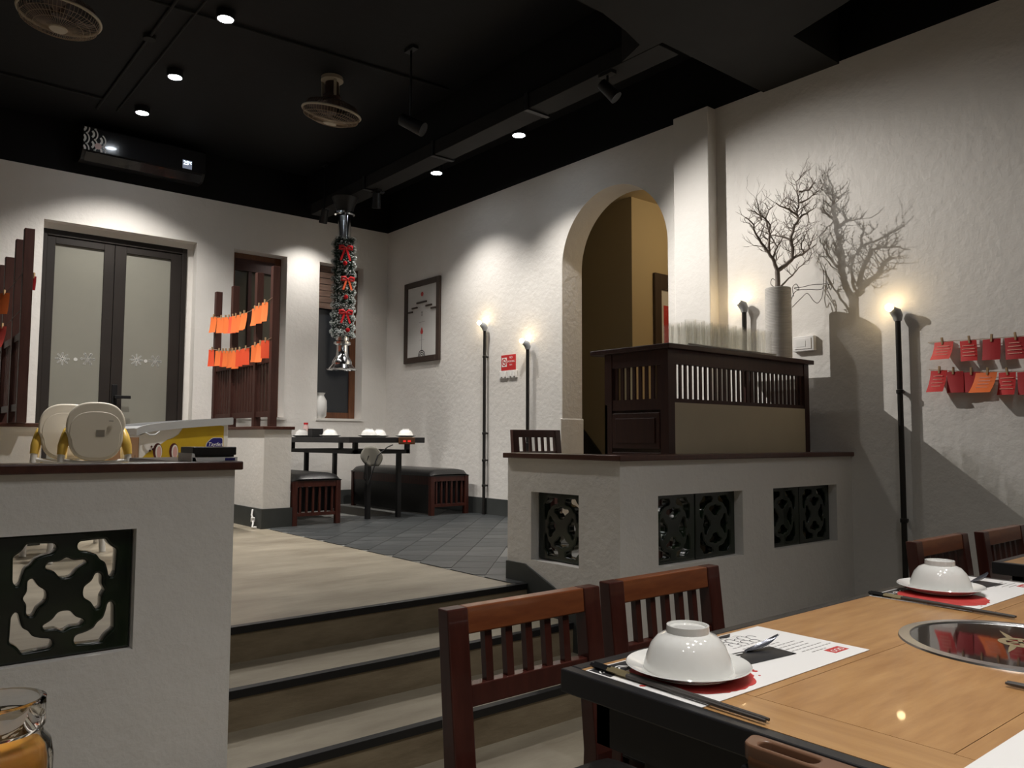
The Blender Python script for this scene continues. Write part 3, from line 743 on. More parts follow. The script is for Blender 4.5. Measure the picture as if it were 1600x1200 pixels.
# ------------------------------------------------------------------ wall lamps on poles
def pole_lamp(label, y, ztop, zbase, knots):
    x = WX - 0.045
    t = thing('pole_lamp', label, 'lamp', (x, y, zbase), group='bare bulb lamps on black poles')
    H = ztop - zbase
    G().cyl((0, 0, 0), (0, 0, H - 0.085), 0.0165, n=14).build('pole', 'pole_metal', t, smooth=40)
    for k in knots:
        G().lathe([(0.0165, -0.014), (0.022, -0.010), (0.022, 0.010), (0.0165, 0.014)], 14, c=(0, 0, H * k)).build('coupling', 'pole_metal', t, smooth=40)
        G().box(0.0, 0.045, -0.008, 0.008, H * k - 0.008, H * k + 0.008).build('wall_clip', 'pole_metal', t)
    # socket tilted forward and up to the left
    d = Vector((-0.72, 0.42, 0.55)).normalized()
    b = Vector((0, 0, H - 0.085))
    G().tube([b, b + Vector((0, 0, 0.03)), b + Vector((0, 0, 0.045)) + d * 0.012, b + Vector((0, 0, 0.045)) + d * 0.05], [0.021, 0.030, 0.033, 0.021], 16).build('socket', 'socket_grey', t, smooth=45)
    c = b + Vector((0, 0, 0.045)) + d * 0.068
    G().sphere(c, 0.022, 18, 12).build('bulb', 'bulb_glow', t, smooth=60)
    return t
pole_lamp('bare bulb on a tall black pole between the picture and the red sign', 6.305, 2.345, P + 0.0, (0.15, 0.28, 0.42, 0.82))
pole_lamp('bare bulb on a shorter black pole between the red sign and the arch', 5.64, 2.10, P, (0.3, 0.42))
pole_lamp('bare bulb on a black pole behind the glasses on the counter', 3.27, 2.165, P, (0.4,))
pole_lamp('bare bulb on a tall black pole left of the red paper notes', 2.19, 1.98, 0.0, (0.35, 0.74))

# ------------------------------------------------------------------ things on the side wall
def framed(name, label, y0, y1, z0, z1, fw, x=WX, d=0.03):
    t = thing(name, label, 'picture', (x, (y0 + y1) / 2, z0))
    hw = (y1 - y0) / 2; h = z1 - z0
    g = G()
    for b in ((-d, -0.002, -hw, -hw + fw, 0, h), (-d, -0.002, hw - fw, hw, 0, h), (-d, -0.002, -hw + fw, hw - fw, 0, fw), (-d, -0.002, -hw + fw, hw - fw, h - fw, h)): g.box(*b)
    g.build('frame', 'picture_frame_wood', t, bevel=0.003)
    return t, hw, h
pt, hw, ph = framed('wall_picture', 'tall framed print with red dot and black stepped bars in dark frame', 7.147, 7.87, 2.035, 2.968, 0.065)
G().box(-0.016, -0.004, -hw + 0.06, hw - 0.06, 0.06, ph - 0.06).build('print_sheet', 'art_paper', pt)
def art(name, m, poly_yz):
    G().prism(poly_yz, 'x', -0.0175, -0.0162).build(name, m, pt)
def ell(cy, cz, ry, rz, n=18): return [(cy + ry * math.cos(2 * PI * i / n), cz + rz * math.sin(2 * PI * i / n)) for i in range(n)]
art('red_dot', 'print_red', ell(0.0, 0.775, 0.026, 0.026))
for cy, cz, hl in ((0.0, 0.68, 0.10), (0.145, 0.63, 0.055), (-0.145, 0.63, 0.06), (0.235, 0.59, 0.045), (-0.235, 0.59, 0.045)):
    G().box(-0.030, -0.016, cy - hl, cy + hl, cz - 0.009, cz + 0.009).build('stepped_bar', 'picture_frame_wood', pt)
art('flower_mark', 'print_grey', ell(0, 0.565, 0.014, 0.014)); art('flower_mark', 'print_grey', ell(0, 0.535, 0.012, 0.014))
art('thin_line', 'print_grey', [(-0.06, 0.455), (0.06, 0.455), (0.06, 0.459), (-0.06, 0.459)])
art('red_bud', 'print_red', [(0, 0.40), (0.014, 0.375), (0.028, 0.345), (0.018, 0.32), (-0.018, 0.32), (-0.028, 0.345), (-0.014, 0.375)])
art('stem_line', 'print_black', [(-0.002, 0.12), (0.002, 0.12), (0.002, 0.32), (-0.002, 0.32)])
art('thin_line', 'print_grey', [(-0.05, 0.25), (0.05, 0.25), (0.05, 0.253), (-0.05, 0.253)])
for r0, r1 in ((0.062, 0.072), (0.040, 0.050), (0.018, 0.028)):
    a = arc_band(0, 0.066, r0, r1, 0, PI, 16); n = len(a) // 2
    g = G()
    for i in range(n - 1): g.prism([a[i], a[i + 1], a[2 * n - 2 - i], a[2 * n - 1 - i]], 'x', -0.0175, -0.0162)
    g.build('arched_motif', 'print_black', pt)

sg = thing('wall_sign', 'small red NO SMOKING sign above the switches', 'sign', (WX, 5.976, 1.845))
G().box(-0.006, 0, -0.109, 0.109, 0, 0.15).build('plate', 'sign_red', sg)
for txt, z, sz in (('NO', 0.122, 0.030), ('SMOKING', 0.083, 0.026), ('AREA', 0.050, 0.018)):
    me = text_mesh(txt, sz); me.transform(Matrix.Translation((-0.0065, -0.040, z)) @ FACE_MX); finish(me, 'lettering', 'print_white', sg)
G().box(-0.0072, -0.0062, 0.022, 0.098, 0.035, 0.125).build('pictogram_ground', 'print_white', sg)
a = arc_band(0, 0, 0.026, 0.036, 0, 2 * PI, 24); n = len(a) // 2
g = G()
for i in range(n - 1): g.prism([(q[0] + 0.06, q[1] + 0.08) for q in (a[i], a[i + 1], a[2 * n - 2 - i], a[2 * n - 1 - i])], 'x', -0.0085, -0.0073)
g.obox((-0.0079, 0.06, 0.08), (0.0012, 0.058, 0.008), Matrix.Rotation(0.78, 3, 'X')); g.build('ban_ring', 'sign_red', sg)
G().obox((-0.0077, 0.058, 0.078), (0.0008, 0.036, 0.008)).build('cigarette', 'print_black', sg)
for y, tx in ((6.043, 'left'), (5.905, 'right')):
    s_ = thing('light_switch', 'white double wall switch, the %s one under the red sign' % tx, 'switch', (WX, y, 1.765), group='switches under the red sign')
    G().box(-0.012, 0, -0.065, 0.065, 0, 0.075).build('plate', 'white_plastic', s_, bevel=0.003)
    for q in (-0.028, 0.028):
        G().obox((-0.014, q, 0.038), (0.008, 0.026, 0.046), Matrix.Rotation(0.08, 3, 'Y')).build('rocker', 'porcelain', s_, bevel=0.002)
        G().box(-0.0135, -0.0115, q - 0.008, q + 0.008, 0.006, 0.011).build('indicator', 'print_grey', s_)
bx = thing('socket_box', 'white surface socket box on the wall right of the vase', 'socket', (WX, 2.825, 1.765))
G().box(-0.035, 0, -0.077, 0.077, 0, 0.10).build('box', 'white_plastic', bx, bevel=0.004)
G().box(-0.039, -0.034, -0.06, 0.06, 0.014, 0.086).build('cover', 'white_plastic', bx, bevel=0.002)
G().box(-0.041, -0.038, -0.02, 0.045, 0.03, 0.07).build('rocker', 'porcelain', bx)

# corridor picture
ct = thing('corridor_picture', 'dark framed red picture seen through the arch', 'picture', (6.60, CY, 1.55))
g = G(); fw = 0.10
for b in ((-0.40, -0.30, -0.035, -0.002, 0, 1.32), (0.30, 0.40, -0.035, -0.002, 0, 1.32), (-0.30, 0.30, -0.035, -0.002, 0, 0.1), (-0.30, 0.30, -0.035, -0.002, 1.16, 1.32)): g.box(*b)
g.build('frame', 'picture_frame_wood', ct, bevel=0.003)
G().box(-0.30, 0.30, -0.012, -0.004, 0.1, 1.16).build('mount', 'art_paper', ct)
G().box(-0.245, 0.245, -0.0145, -0.012, 0.15, 1.0).build('red_sheet', 'print_red', ct)

# ------------------------------------------------------------------ notes on strings
def note_mesh(wd, ht, curl, sk):
    """hangs from its top edge at z=0, facing -Y, top edge along X"""
    def f(u, v):
        return ((u - 0.5) * wd + sk * (1 - v) * wd * 0.3, -curl * ht * (1 - v) ** 2 - 0.004 * math.sin(u * PI), -(1 - v) * ht)
    return G().grid(f, 4, 5)
def pin(parent, x=0.0, tilt=0.0):
    g = G(); m = Matrix.Rotation(tilt, 3, 'Y')
    g.obox((x, -0.005, 0.006), (0.009, 0.006, 0.042), m); g.obox((x, 0.004, 0.006), (0.009, 0.006, 0.042), m)
    return g.build('clothes_pin', 'pin_wood', parent)
ORD = ['first', 'second', 'third', 'fourth', 'fifth', 'sixth', 'seventh', 'eighth', 'ninth', 'tenth', 'eleventh', 'twelfth']
def string(label, pts, r=0.0018, mt='twine'):
    t = G().tube(pts, r, 5).build('string', mt); props(t, label, 'string'); return t
def note(label, loc, rz, m, wd, ht, curl, sk, group, px=0.0, tilt=0.0, ink=False, roll=0.0):
    t = thing('paper_note', label, 'note', loc, rz, group); t.rotation_euler = (0, roll, rz)
    s_ = note_mesh(wd, ht, curl, sk).build('sheet', m, t, smooth=60)
    if ink:
        for k in range(4):
            zz = -ht * (0.25 + 0.16 * k); v = 1 + zz / ht; l = wd * random.uniform(0.5, 0.8)
            yy = -curl * ht * (1 - v) ** 2 - 0.0065
            G().obox((sk * (1 - v) * wd * 0.3, yy, zz), (l, 0.0008, 0.004)).build('writing_line', 'ink_pale', s_)
    pin(t, px, tilt)
    return t
# right wall: strings along Y, notes facing -X  (local -Y -> world -X : rz = -90 deg)
sx = WX - 0.028
def sagz(y, y0, y1, z, s): u = (y - y0) / (y1 - y0); return z - s * 4 * u * (1 - u)
ya, yb = 2.035, 0.85
string('upper twine on the side wall holding red notes', [(WX - 0.005, ya, 1.752)] + [(sx, ya + (yb - ya) * i / 12, sagz(ya + (yb - ya) * i / 12, ya, yb, 1.752, 0.012)) for i in range(1, 12)] + [(WX - 0.005, yb, 1.752)])
string('lower twine on the side wall holding red and orange notes', [(WX - 0.005, ya - 0.0, 1.592)] + [(sx, ya + (yb - ya) * i / 12, sagz(ya + (yb - ya) * i / 12, ya, yb, 1.592, 0.045)) for i in range(1, 12)] + [(WX - 0.005, yb, 1.60)])
NY = (1.935, 1.805, 1.683, 1.572)
for i, (y, m, wd, ht, cu, sk, ink, nm) in enumerate(((NY[0], 'note_coral', 0.105, 0.105, 0.50, -0.25, True, 'coral'), (NY[1], 'note_red', 0.088, 0.118, 0.12, 0.25, True, 'red'),
                                                    (NY[2], 'note_deep', 0.092, 0.118, 0.10, -0.1, False, 'deep red'), (NY[3], 'note_deep', 0.095, 0.122, 0.15, 0.3, True, 'dark red'))):
    note('%s note, %s from the left on the upper wall string' % (nm, ORD[i]), (sx - 0.004, y, sagz(y, ya, yb, 1.752, 0.012) - 0.004), -PI / 2, m, wd, ht, cu, sk, 'notes on the side wall', random.uniform(-.01, .01), random.uniform(-.1, .1), ink)
note('deep red note overlapping the fourth note on the upper wall string', (sx - 0.001, 1.500, 1.736), -PI / 2, 'note_red', 0.075, 0.115, 0.08, 0.1, 'notes on the side wall')
for i, (y, m, wd, ht, cu, sk, ink, nm) in enumerate(((1.968, 'note_red', 0.092, 0.125, 0.36, -0.45, True, 'bright red'), (1.880, 'note_deep', 0.090, 0.122, 0.10, 0.1, False, 'folded dark red'), (1.795, 'note_deep', 0.095, 0.115, 0.08, 0.15, False, 'plain dark red'),
                                                    (1.715, 'note_orange', 0.110, 0.115, 0.60, -0.55, True, 'orange'), (1.612, 'note_red', 0.085, 0.125, 0.25, -0.1, True, 'written red'), (1.520, 'note_deep', 0.085, 0.125, 0.1, 0.1, False, 'deep crimson'))):
    note('%s note, %s from the left on the lower wall string' % (nm, ORD[i]), (sx - 0.003 - 0.0025 * (i % 2), y, sagz(y, ya, yb, 1.592, 0.045) - 0.004), -PI / 2, m, wd, ht, cu, sk, 'notes on the side wall', random.uniform(-.01, .01), random.uniform(-.12, .12), ink)

# ------------------------------------------------------------------ slatted screens on the partitions
def screen(label, x, ys, zt, zr):
    y0, y1 = ys[0], ys[-1]
    t = thing('slatted_screen', label, 'screen', (x, y0, 1.272))
    for y, h in zip(ys, zt):
        G().bar((0, y - y0, 0), (0, y - y0, h - 1.272), 0.062, 0.058).build('post', 'screen_wood', t, bevel=0.003)
    for a, b in zip(ys[:-1], ys[1:]):
        for z in (0.085, zr - 1.272):
            G().box(-0.018, 0.018, b - y0 + 0.029, a - y0 - 0.029, z, z + 0.05).build('rail', 'screen_wood', t)
        n = max(2, int((a - b - 0.06) / 0.062))
        for k in range(n):
            y = b - y0 + 0.03 + (a - b - 0.06) * (k + 0.5) / n
            G().box(-0.008, 0.008, y - 0.013, y + 0.013, 0.135, zr - 1.272).build('slat', 'screen_wood', t)
    return t
screen('brown slatted screen strung with orange notes beside the booth', 2.76, [7.98, 7.52, 6.93, 6.575], [2.64, 2.63, 2.665, 2.665], 1.83)
screen('brown slatted screen on the partition left of the door', 0.88, [7.62, 7.30, 6.78, 6.40], [2.58, 2.59, 2.63, 2.635], 1.86)
bxp = 2.76 - 0.036
for (ya_, yb_, z0, z1, sg_, nm, seq) in ((8.05, 6.55, 2.40, 2.385, 0.07, 'upper', 11), (8.09, 6.55, 2.075, 2.035, 0.06, 'lower', 12)):
    pts = []
    for i in range(15):
        u = i / 14; pts.append((bxp, ya_ + (yb_ - ya_) * u, z0 + (z1 - z0) * u - sg_ * 4 * u * (1 - u)))
    string('%s twine on the booth screen holding orange notes' % nm, pts, 0.0025)
    us = [0.05, 0.20, 0.27, 0.335, 0.40, 0.46, 0.53, 0.60, 0.76, 0.83, 0.91] if nm == 'upper' else [0.06, 0.20, 0.26, 0.32, 0.375, 0.43, 0.48, 0.55, 0.64, 0.79, 0.86, 0.94]
    for i, u in enumerate(us):
        y = ya_ + (yb_ - ya_) * u; z = z0 + (z1 - z0) * u - sg_ * 4 * u * (1 - u)
        m = random.choice(['note_orange', 'note_orange', 'note_scarlet']) if nm == 'upper' else ['note_scarlet', 'note_orange', 'note_scarlet', 'note_orange', 'note_orange', 'note_orange', 'note_orange', 'note_scarlet', 'note_scarlet', 'note_orange', 'note_orange', 'note_scarlet'][i]
        note('orange note, %s from the left on the %s screen string' % (ORD[i], nm), (bxp - 0.008 - 0.004 * (i % 2), y, z - 0.004), -PI / 2 + random.uniform(0.15, 0.75), m, 0.085 * random.uniform(0.85, 1.1), 0.160 * random.uniform(0.92, 1.08), random.uniform(0.0, 0.15), random.uniform(-0.25, 0.2), 'notes on the booth screen', 0, random.uniform(-.1, .1))
for z in (2.275, 2.02):
    string('thin twine wound across the screen left of the door, %s' % ('upper run' if z > 2.1 else 'lower run'), [(0.843, 7.66, z - 0.03), (0.843, 7.3, z), (0.843, 6.78, z + 0.01), (0.843, 6.36, z + 0.03)], 0.0025, 'wire_dark')
note('orange note hanging between the posts of the left screen', (0.833, 7.12, 2.275), -PI / 2 + 0.7, 'note_orange', 0.095, 0.165, 0.1, 0.0, 'notes on the left screen')
note('red note hanging low between the posts of the left screen', (0.833, 7.14, 2.02), -PI / 2 + 0.6, 'note_coral', 0.085, 0.165, 0.2, -0.3, 'notes on the left screen')
note('dark red note behind the tallest post of the left screen', (0.918, 6.385, 2.30), -PI / 2 + 0.9, 'note_deep', 0.035, 0.10, 0.1, 0.0, 'notes on the left screen')

# ------------------------------------------------------------------ dining tables
def dining_table(label, x0, x1, y0, y1, z, base, hob=True, group=None, li=0.17):
    cx, cy = (x0 + x1) / 2, (y0 + y1) / 2
    t = thing('dining_table', label, 'table', (cx, cy, base), group=group)
    hx, hy, h = (x1 - x0) / 2, (y1 - y0) / 2, z - base
    bw = 0.026
    g = G()
    for b in ((-hx, -hx + bw, -hy, hy, h - 0.040, h), (hx - bw, hx, -hy, hy, h - 0.040, h), (-hx + bw, hx - bw, -hy, -hy + bw, h - 0.040, h), (-hx + bw, hx - bw, hy - bw, hy, h - 0.040, h)): g.box(*b)
    g.build('edge_border', 'black_lacquer', t, bevel=0.003)
    G().box(-hx + bw, hx - bw, -hy + bw, hy - bw, h - 0.040, h - 0.012).build('underboard', 'black_lacquer', t)
    bb = 0.105; e = 0.0006
    ix, iy = hx - bw - e, hy - bw - e
    for s_ in (1, -1):
        a, b = sorted((s_ * ix, s_ * (ix - bb)))
        G().box(a, b, -iy, iy, h - 0.012, h - 0.0005).build('plank', 'oak_cross', t)
    xs = (-ix + bb + 2 * e, ix - bb - 2 * e)
    R = 0.2
    jy = iy * 0.345
    for a, b in ((-iy, -jy - e), (jy + e, iy)):
        G().box(xs[0], xs[1], a, b, h - 0.012, h - 0.0005).build('plank', 'oak', t)
    G().box(xs[0], xs[1], -jy + e, jy - e, h - 0.012, h - 0.0005).build('plank', 'oak', t)
    ap = 0.045
    g = G()
    for b in ((-hx + ap, -hx + ap + 0.03, -hy + ap, hy - ap, h - 0.125, h - 0.04), (hx - ap - 0.03, hx - ap, -hy + ap, hy - ap, h - 0.125, h - 0.04), (-hx + ap, hx - ap, -hy + ap, -hy + ap + 0.03, h - 0.125, h - 0.04), (-hx + ap, hx - ap, hy - ap - 0.03, hy - ap, h - 0.125, h - 0.04)): g.box(*b)
    g.build('apron', 'black_lacquer', t)
    for sx_ in (1, -1):
        for sy_ in (1, -1):
            G().box(sx_ * (hx - 0.09) - 0.03, sx_ * (hx - 0.09) + 0.03, sy_ * (hy - li) - 0.03, sy_ * (hy - li) + 0.03, 0, h - 0.04).build('leg', 'black_metal', t)
    if hob:
        hb = G().lathe([(0.188, 0.0008), (0.190, 0.0035), (0.210, 0.0030), (0.212, -0.001), (0.188, -0.001)], 64, closed=True); o = hb.build('hob_ring', 'steel', t, smooth=40); o.location = (0, 0, h)
        o = G().lathe([(0, 0.0012), (0.189, 0.0012), (0.189, -0.004), (0, -0.004)], 64).build('hob_glass', 'hob_glass', t, smooth=30); o.location = (0, 0, h)
        # pale emblem printed on the hob glass: an open flower with side tails
        pt_ = G()
        a = arc_band(0, 0, 0.026, 0.040, 0, 2 * PI, 28); n = len(a) // 2
        for i in range(n - 1): pt_.prism([a[i], a[i + 1], a[2 * n - 2 - i], a[2 * n - 1 - i]], 'z', h + 0.0012, h + 0.0016)
        for k in range(3): pt_.obox((0, 0, h + 0.0014), (0.056, 0.008, 0.0004), Matrix.Rotation(k * PI / 3, 3, 'Z'))
        for s_ in (1, -1):
            for q in (1, -1):
                pt_.prism([(s_ * 0.036, q * 0.010), (s_ * 0.060, q * 0.016), (s_ * 0.098, q * 0.030), (s_ * 0.060, q * 0.026), (s_ * 0.034, q * 0.022)], 'z', h + 0.0012, h + 0.0016)
        em = pt_.build('emblem', 'gold', t); em.rotation_euler = (0, 0, 0.4); em.location = (0.02, 0.0, 0)
    return t
T1 = (0.972, 2.585, 0.14, 1.04)
dining_table('oak topped black table with a round steel rimmed hob, nearest the viewer', *T1, TZ, 0.0)
dining_table('neighbouring oak topped table beyond the end of the nearest table', 2.93, 4.54, 0.14, 1.04, TZ, 0.0, li=0.34)
dining_table('table under the glass jar at the edge of the picture', -1.42, 0.19, 0.14, 1.035, TZ, 0.0)

# table setting
def bowl_profile(r, h):
    o = [(0.0, h - 0.004), (r * 0.40, h - 0.004), (r * 0.42, h), (r * 0.47, h), (r * 0.48, h - 0.012), (r * 0.66, h - 0.018), (r * 0.82, h - 0.032), (r * 0.93, h - 0.052), (r * 0.985, 0.012), (r, 0.0)]
    i = [(r - 0.004, 0.0), (r * 0.95, 0.012), (r * 0.89, h - 0.056), (r * 0.76, h - 0.036), (r * 0.5, h - 0.022), (0, h - 0.02)]
    return o + i
BOWL = G().lathe(bowl_profile(0.076, 0.078), 48)
PLATE = G().lathe([(0, 0.004), (0.055, 0.004), (0.062, 0.007), (0.085, 0.013), (0.104, 0.020), (0.1055, 0.0185), (0.086, 0.0095), (0.060, 0.001), (0.058, 0.0), (0, 0.0)], 56)
mesh_cache = {}
def inst(name, key, g, m, smooth=35):
    if key not in mesh_cache:
        o = g.build(name, m, smooth=smooth); mesh_cache[key] = o.data; return o
    o = bpy.data.objects.new(name, mesh_cache[key]); COL.objects.link(o); return o
def bowl(label, loc, group=None, sc=1.0):
    o = inst('rice_bowl', 'bowl', BOWL, 'porcelain'); o.location = loc; o.scale = (sc,) * 3; return props(o, label, 'bowl', group)
def plate(label, loc, group=None, sc=1.0):
    o = inst('plate', 'plate', PLATE, 'porcelain'); o.location = loc; o.scale = (sc,) * 3; return props(o, label, 'plate', group)

def blob(cx, cy, r, n, rnd, amp):
    return [(cx + r * (1 + amp * rnd.uniform(-1, 1)) * math.cos(2 * PI * i / n), cy + r * (1 + amp * rnd.uniform(-1, 1)) * math.sin(2 * PI * i / n)) for i in range(n)]
def placemat(label, x0, y0, seed, flip=False):
    """paper mat 0.52 x 0.245, left corner x0, near edge y0; lettering reads from the bench side"""
    wd, ht = 0.520, 0.245
    t = thing('placemat', label, 'placemat', (x0 + wd / 2, y0 + ht / 2, TZ), PI if flip else 0.0, group='printed paper placemats')
    G().box(-wd / 2, wd / 2, -ht / 2, ht / 2, 0.0002, 0.0010).build('sheet', 'paper', t)
    rnd = random.Random(seed); z0, z1 = 0.0010, 0.0014
    def pr(name, m, poly, dz=0.0): G().prism(poly, 'z', z0 + dz, z1 + dz).build(name, m, t)
    # black band along the far edge and down the outer end, with white wave crests
    pr('black_band', 'print_black', [(-wd / 2 + 0.004, ht / 2 - 0.004), (-wd / 2 + 0.004, ht / 2 - 0.055), (-wd / 2 + 0.05, ht / 2 - 0.045), (-0.05, ht / 2 - 0.028), (0.13, ht / 2 - 0.020), (0.155, ht / 2 - 0.004)])
    g = G()
    for k in range(11):
        cx = -wd / 2 + 0.022 + k * 0.038
        for r0, r1 in ((0.014, 0.0165), (0.0075, 0.0100)):
            a = arc_band(cx, ht / 2 - 0.034, r0, r1, 0.2, PI - 0.2, 8); n = len(a) // 2
            for i in range(n - 1): g.prism([a[i], a[i + 1], a[2 * n - 2 - i], a[2 * n - 1 - i]], 'z', z1, z1 + 0.0003)
    g.build('wave_crests', 'print_white', t)
    # red brushed disc under the plate
    pr('red_disc', 'print_red', blob(-0.135, -0.008, 0.104, 72, rnd, 0.035), 0.0003)
    for k in range(9):
        a = rnd.uniform(0, 2 * PI)
        G().prism(blob(-0.135 + 0.115 * math.cos(a) * 1.0, -0.008 + 0.112 * math.sin(a), rnd.uniform(0.002, 0.005), 8, rnd, 0.3), 'z', z0, z1).build('red_fleck', 'print_red', t)
    # line drawing of clouds, text lines, seal
    g = G()
    for k in range(9):
        cx, cy = 0.115 + 0.020 * (k % 5) - 0.03, 0.075 - 0.022 * (k // 5) + 0.008 * (k % 2)
        a = arc_band(cx, cy, 0.0100, 0.0116, -0.4, PI + 0.4, 10); n = len(a) // 2
        for i in range(n - 1): g.prism([a[i], a[i + 1], a[2 * n - 2 - i], a[2 * n - 1 - i]], 'z', z0, z1)
    for k in range(5):
        a = arc_band(0.02 + 0.014 * k, 0.082, 0.006, 0.0076, 0, PI, 8); n = len(a) // 2
        for i in range(n - 1): g.prism([a[i], a[i + 1], a[2 * n - 2 - i], a[2 * n - 1 - i]], 'z', z0, z1)
    g.build('cloud_drawing', 'print_black', t)
    for k in range(9):
        yy = 0.044 - k * 0.0135; l = rnd.uniform(0.085, 0.105) if k < 8 else 0.05
        g = G(); x = 0.060 + 0.012 * k
        while x < 0.060 + 0.012 * k + l:
            q = rnd.uniform(0.006, 0.014); g.box(x, x + q, yy, yy + 0.0026, z0, z1); x += q + 0.004
        g.build('text_line', 'print_grey', t)
    pr('seal', 'print_red', [(0.185, -0.094), (0.235, -0.094), (0.235, -0.070), (0.185, -0.070)])
    g = G()
    for k in range(3):
        a = arc_band(0.197 + 0.013 * k, -0.084, 0.0045, 0.0062, 0, PI * 2, 12); n = len(a) // 2
        for i in range(n - 1): g.prism([a[i], a[i + 1], a[2 * n - 2 - i], a[2 * n - 1 - i]], 'z', z1, z1 + 0.0003)
    g.build('seal_scroll', 'print_white', t)
    return t
placemat('printed placemat under the bowl nearest the steps', 0.995, 0.755, 1)
placemat('printed placemat under the bowl near the side wall', 2.035, 0.768, 2)
placemat('printed placemat at the near corner of the picture without a plate', 0.995, 0.172, 3, True)
plate('white plate on red disc placemat nearest the steps', (1.113, 0.872, TZ + 0.0018))
bowl('upturned white bowl nearest the steps', (1.113, 0.872, TZ + 0.0066))
plate('white plate on the placemat near the side wall', (2.228, 0.915, TZ + 0.0018))
bowl('upturned white bowl near the side wall', (2.228, 0.915, TZ + 0.0066))

def chopsticks(label, a, b, z):
    """pair from blunt end a to tip b"""
    a, b = Vector((*a, z)), Vector((*b, z)); d = (b - a).normalized(); s_ = Vector((-d.y, d.x, 0)); ln = (b - a).length
    t = thing('chopsticks', label, 'chopsticks', a, group='chopstick pairs')
    for k in (-1, 1):
        o = s_ * 0.0043 * k
        up = Vector((0, 0, 0.0052))
        G().tube([o + up, o + d * 0.040 + up], 0.0042, 4).build('handle_end', 'black_plastic', t)
        G().tube([o + d * 0.040 + up, o + d * 0.085 + up], 0.0044, 4).build('gold_band', 'gold', t)
        G().tube([o + d * 0.085 + up, o + d * ln * 0.97 + up * 0.75, o + d * ln + up * 0.75], [0.0042, 0.0030, 0.0024], 6).build('shaft', 'stick_grey', t, smooth=50)
    return t
chopsticks('grey chopsticks with gold band beside the plate nearest the steps', (1.018, 1.005), (1.012, 0.655), TZ + 0.0014)
chopsticks('grey chopsticks with gold band beside the plate near the wall', (2.050, 1.018), (2.030, 0.675), TZ + 0.0014)
chopsticks('grey chopsticks entering from the right edge of the picture', (1.470, 0.16), (1.473, 0.507), TZ + 0.0014)

def sachet(label, x, y, rz):
    t = thing('napkin_sachet', label, 'sachet', (x, y, TZ + 0.0016), rz, group='black napkin sachets')
    def f(u, v): return ((u - 0.5) * 0.21, (v - 0.5) * 0.062, 0.0008 + 0.007 * math.sin(PI * u) ** 0.6 * math.sin(PI * v) ** 0.6)
    sh = G().grid(f, 14, 8); sh.box(-0.105, 0.105, -0.031, 0.031, 0, 0.0008)
    o = sh.build('packet', 'sachet', t, smooth=50)
    for k in range(2): G().box(-0.09 + k * 0.01, 0.0 - k * 0.02, 0.006 - k * 0.012, 0.009 - k * 0.012, 0.0078, 0.0082).build('white_lettering', 'print_white', t)
    # small spoon resting on it
    def s2(u, v):
        x_ = 0.01 + 0.095 * u; w_ = 0.010 * math.sin(PI * (0.12 + 0.83 * u)) * (1.0 if u < 0.8 else 1.0)
        return (x_, 0.008 + (v - 0.5) * 2 * w_, 0.011 + 0.018 * u * u - 0.004 * math.sin(PI * v))
    o = G().grid(s2, 12, 6).build('torn_corner', 'spoon_metal', t, smooth=60)
    return t
sachet('black napkin sachet behind the plate nearest the steps', 1.275, 0.868, -0.10)
sachet('black napkin sachet behind the plate near the side wall', 2.385, 0.895, -0.10)

# control unit clipped to the table edge
cu = thing('hob_control', 'brown plastic control holder clipped to the table edge at the bottom', 'controller', (0.962, 0.572, TZ - 0.012))
hold = curve_mesh([rounded([(-0.034, -0.085), (0.008, -0.095), (0.008, 0.080), (-0.034, 0.068)], 0.016, 5),
                   rounded([(-0.026, -0.030), (-0.003, -0.030), (-0.003, 0.052), (-0.026, 0.052)], 0.010, 4)], 0.016, 0.003, 2)
o = finish(hold, 'holder_frame', 'brown_plastic', cu, smooth=40)
G().tube([(-0.020, -0.092, -0.012), (-0.020, 0.058, -0.012)], 0.016, 12).build('roll_bar', 'brown_plastic_dark', cu, smooth=50)
G().box(-0.030, 0.006, -0.16, -0.075, -0.018, 0.000).build('holder_tongue', 'brown_plastic', cu, bevel=0.006)
G().box(-0.032, -0.002, -0.155, 0.075, -0.085, -0.020).build('control_box', 'black_plastic', cu, bevel=0.006)
g = G()
for k in range(2): g.box(-0.0335, -0.0318, 0.005 + 0.022 * k, 0.019 + 0.022 * k, -0.055, -0.032)
g.build('red_digits', 'display_red', cu)
G().cyl((-0.017, 0.09, -0.05), (-0.017, 0.075, -0.05), 0.012, n=14).build('knob', 'black_plastic', cu, smooth=40)

# glass jar at the bottom left
jr = thing('candle_jar', 'glass jar with amber wax at the bottom left edge', 'jar', (0.125, 0.978, TZ))
G().lathe([(0, 0.0), (0.046, 0.0), (0.052, 0.006), (0.053, 0.070), (0.050, 0.086), (0.043, 0.094), (0.042, 0.100), (0.045, 0.104), (0.0445, 0.130), (0.041, 0.132), (0.0385, 0.129), (0.0385, 0.100), (0.046, 0.084), (0.0485, 0.070), (0.047, 0.012), (0, 0.010)], 48).build('glass', 'clear_glass', jr, smooth=40)
G().lathe([(0, 0.0112), (0.0462, 0.0132), (0.0476, 0.070), (0.0452, 0.082), (0.040, 0.087), (0, 0.085)], 40).build('wax', 'wax', jr, smooth=50)
G().cyl((0, 0, 0.085), (0.001, 0, 0.098), 0.0012, n=6).build('wick', 'print_black', jr)

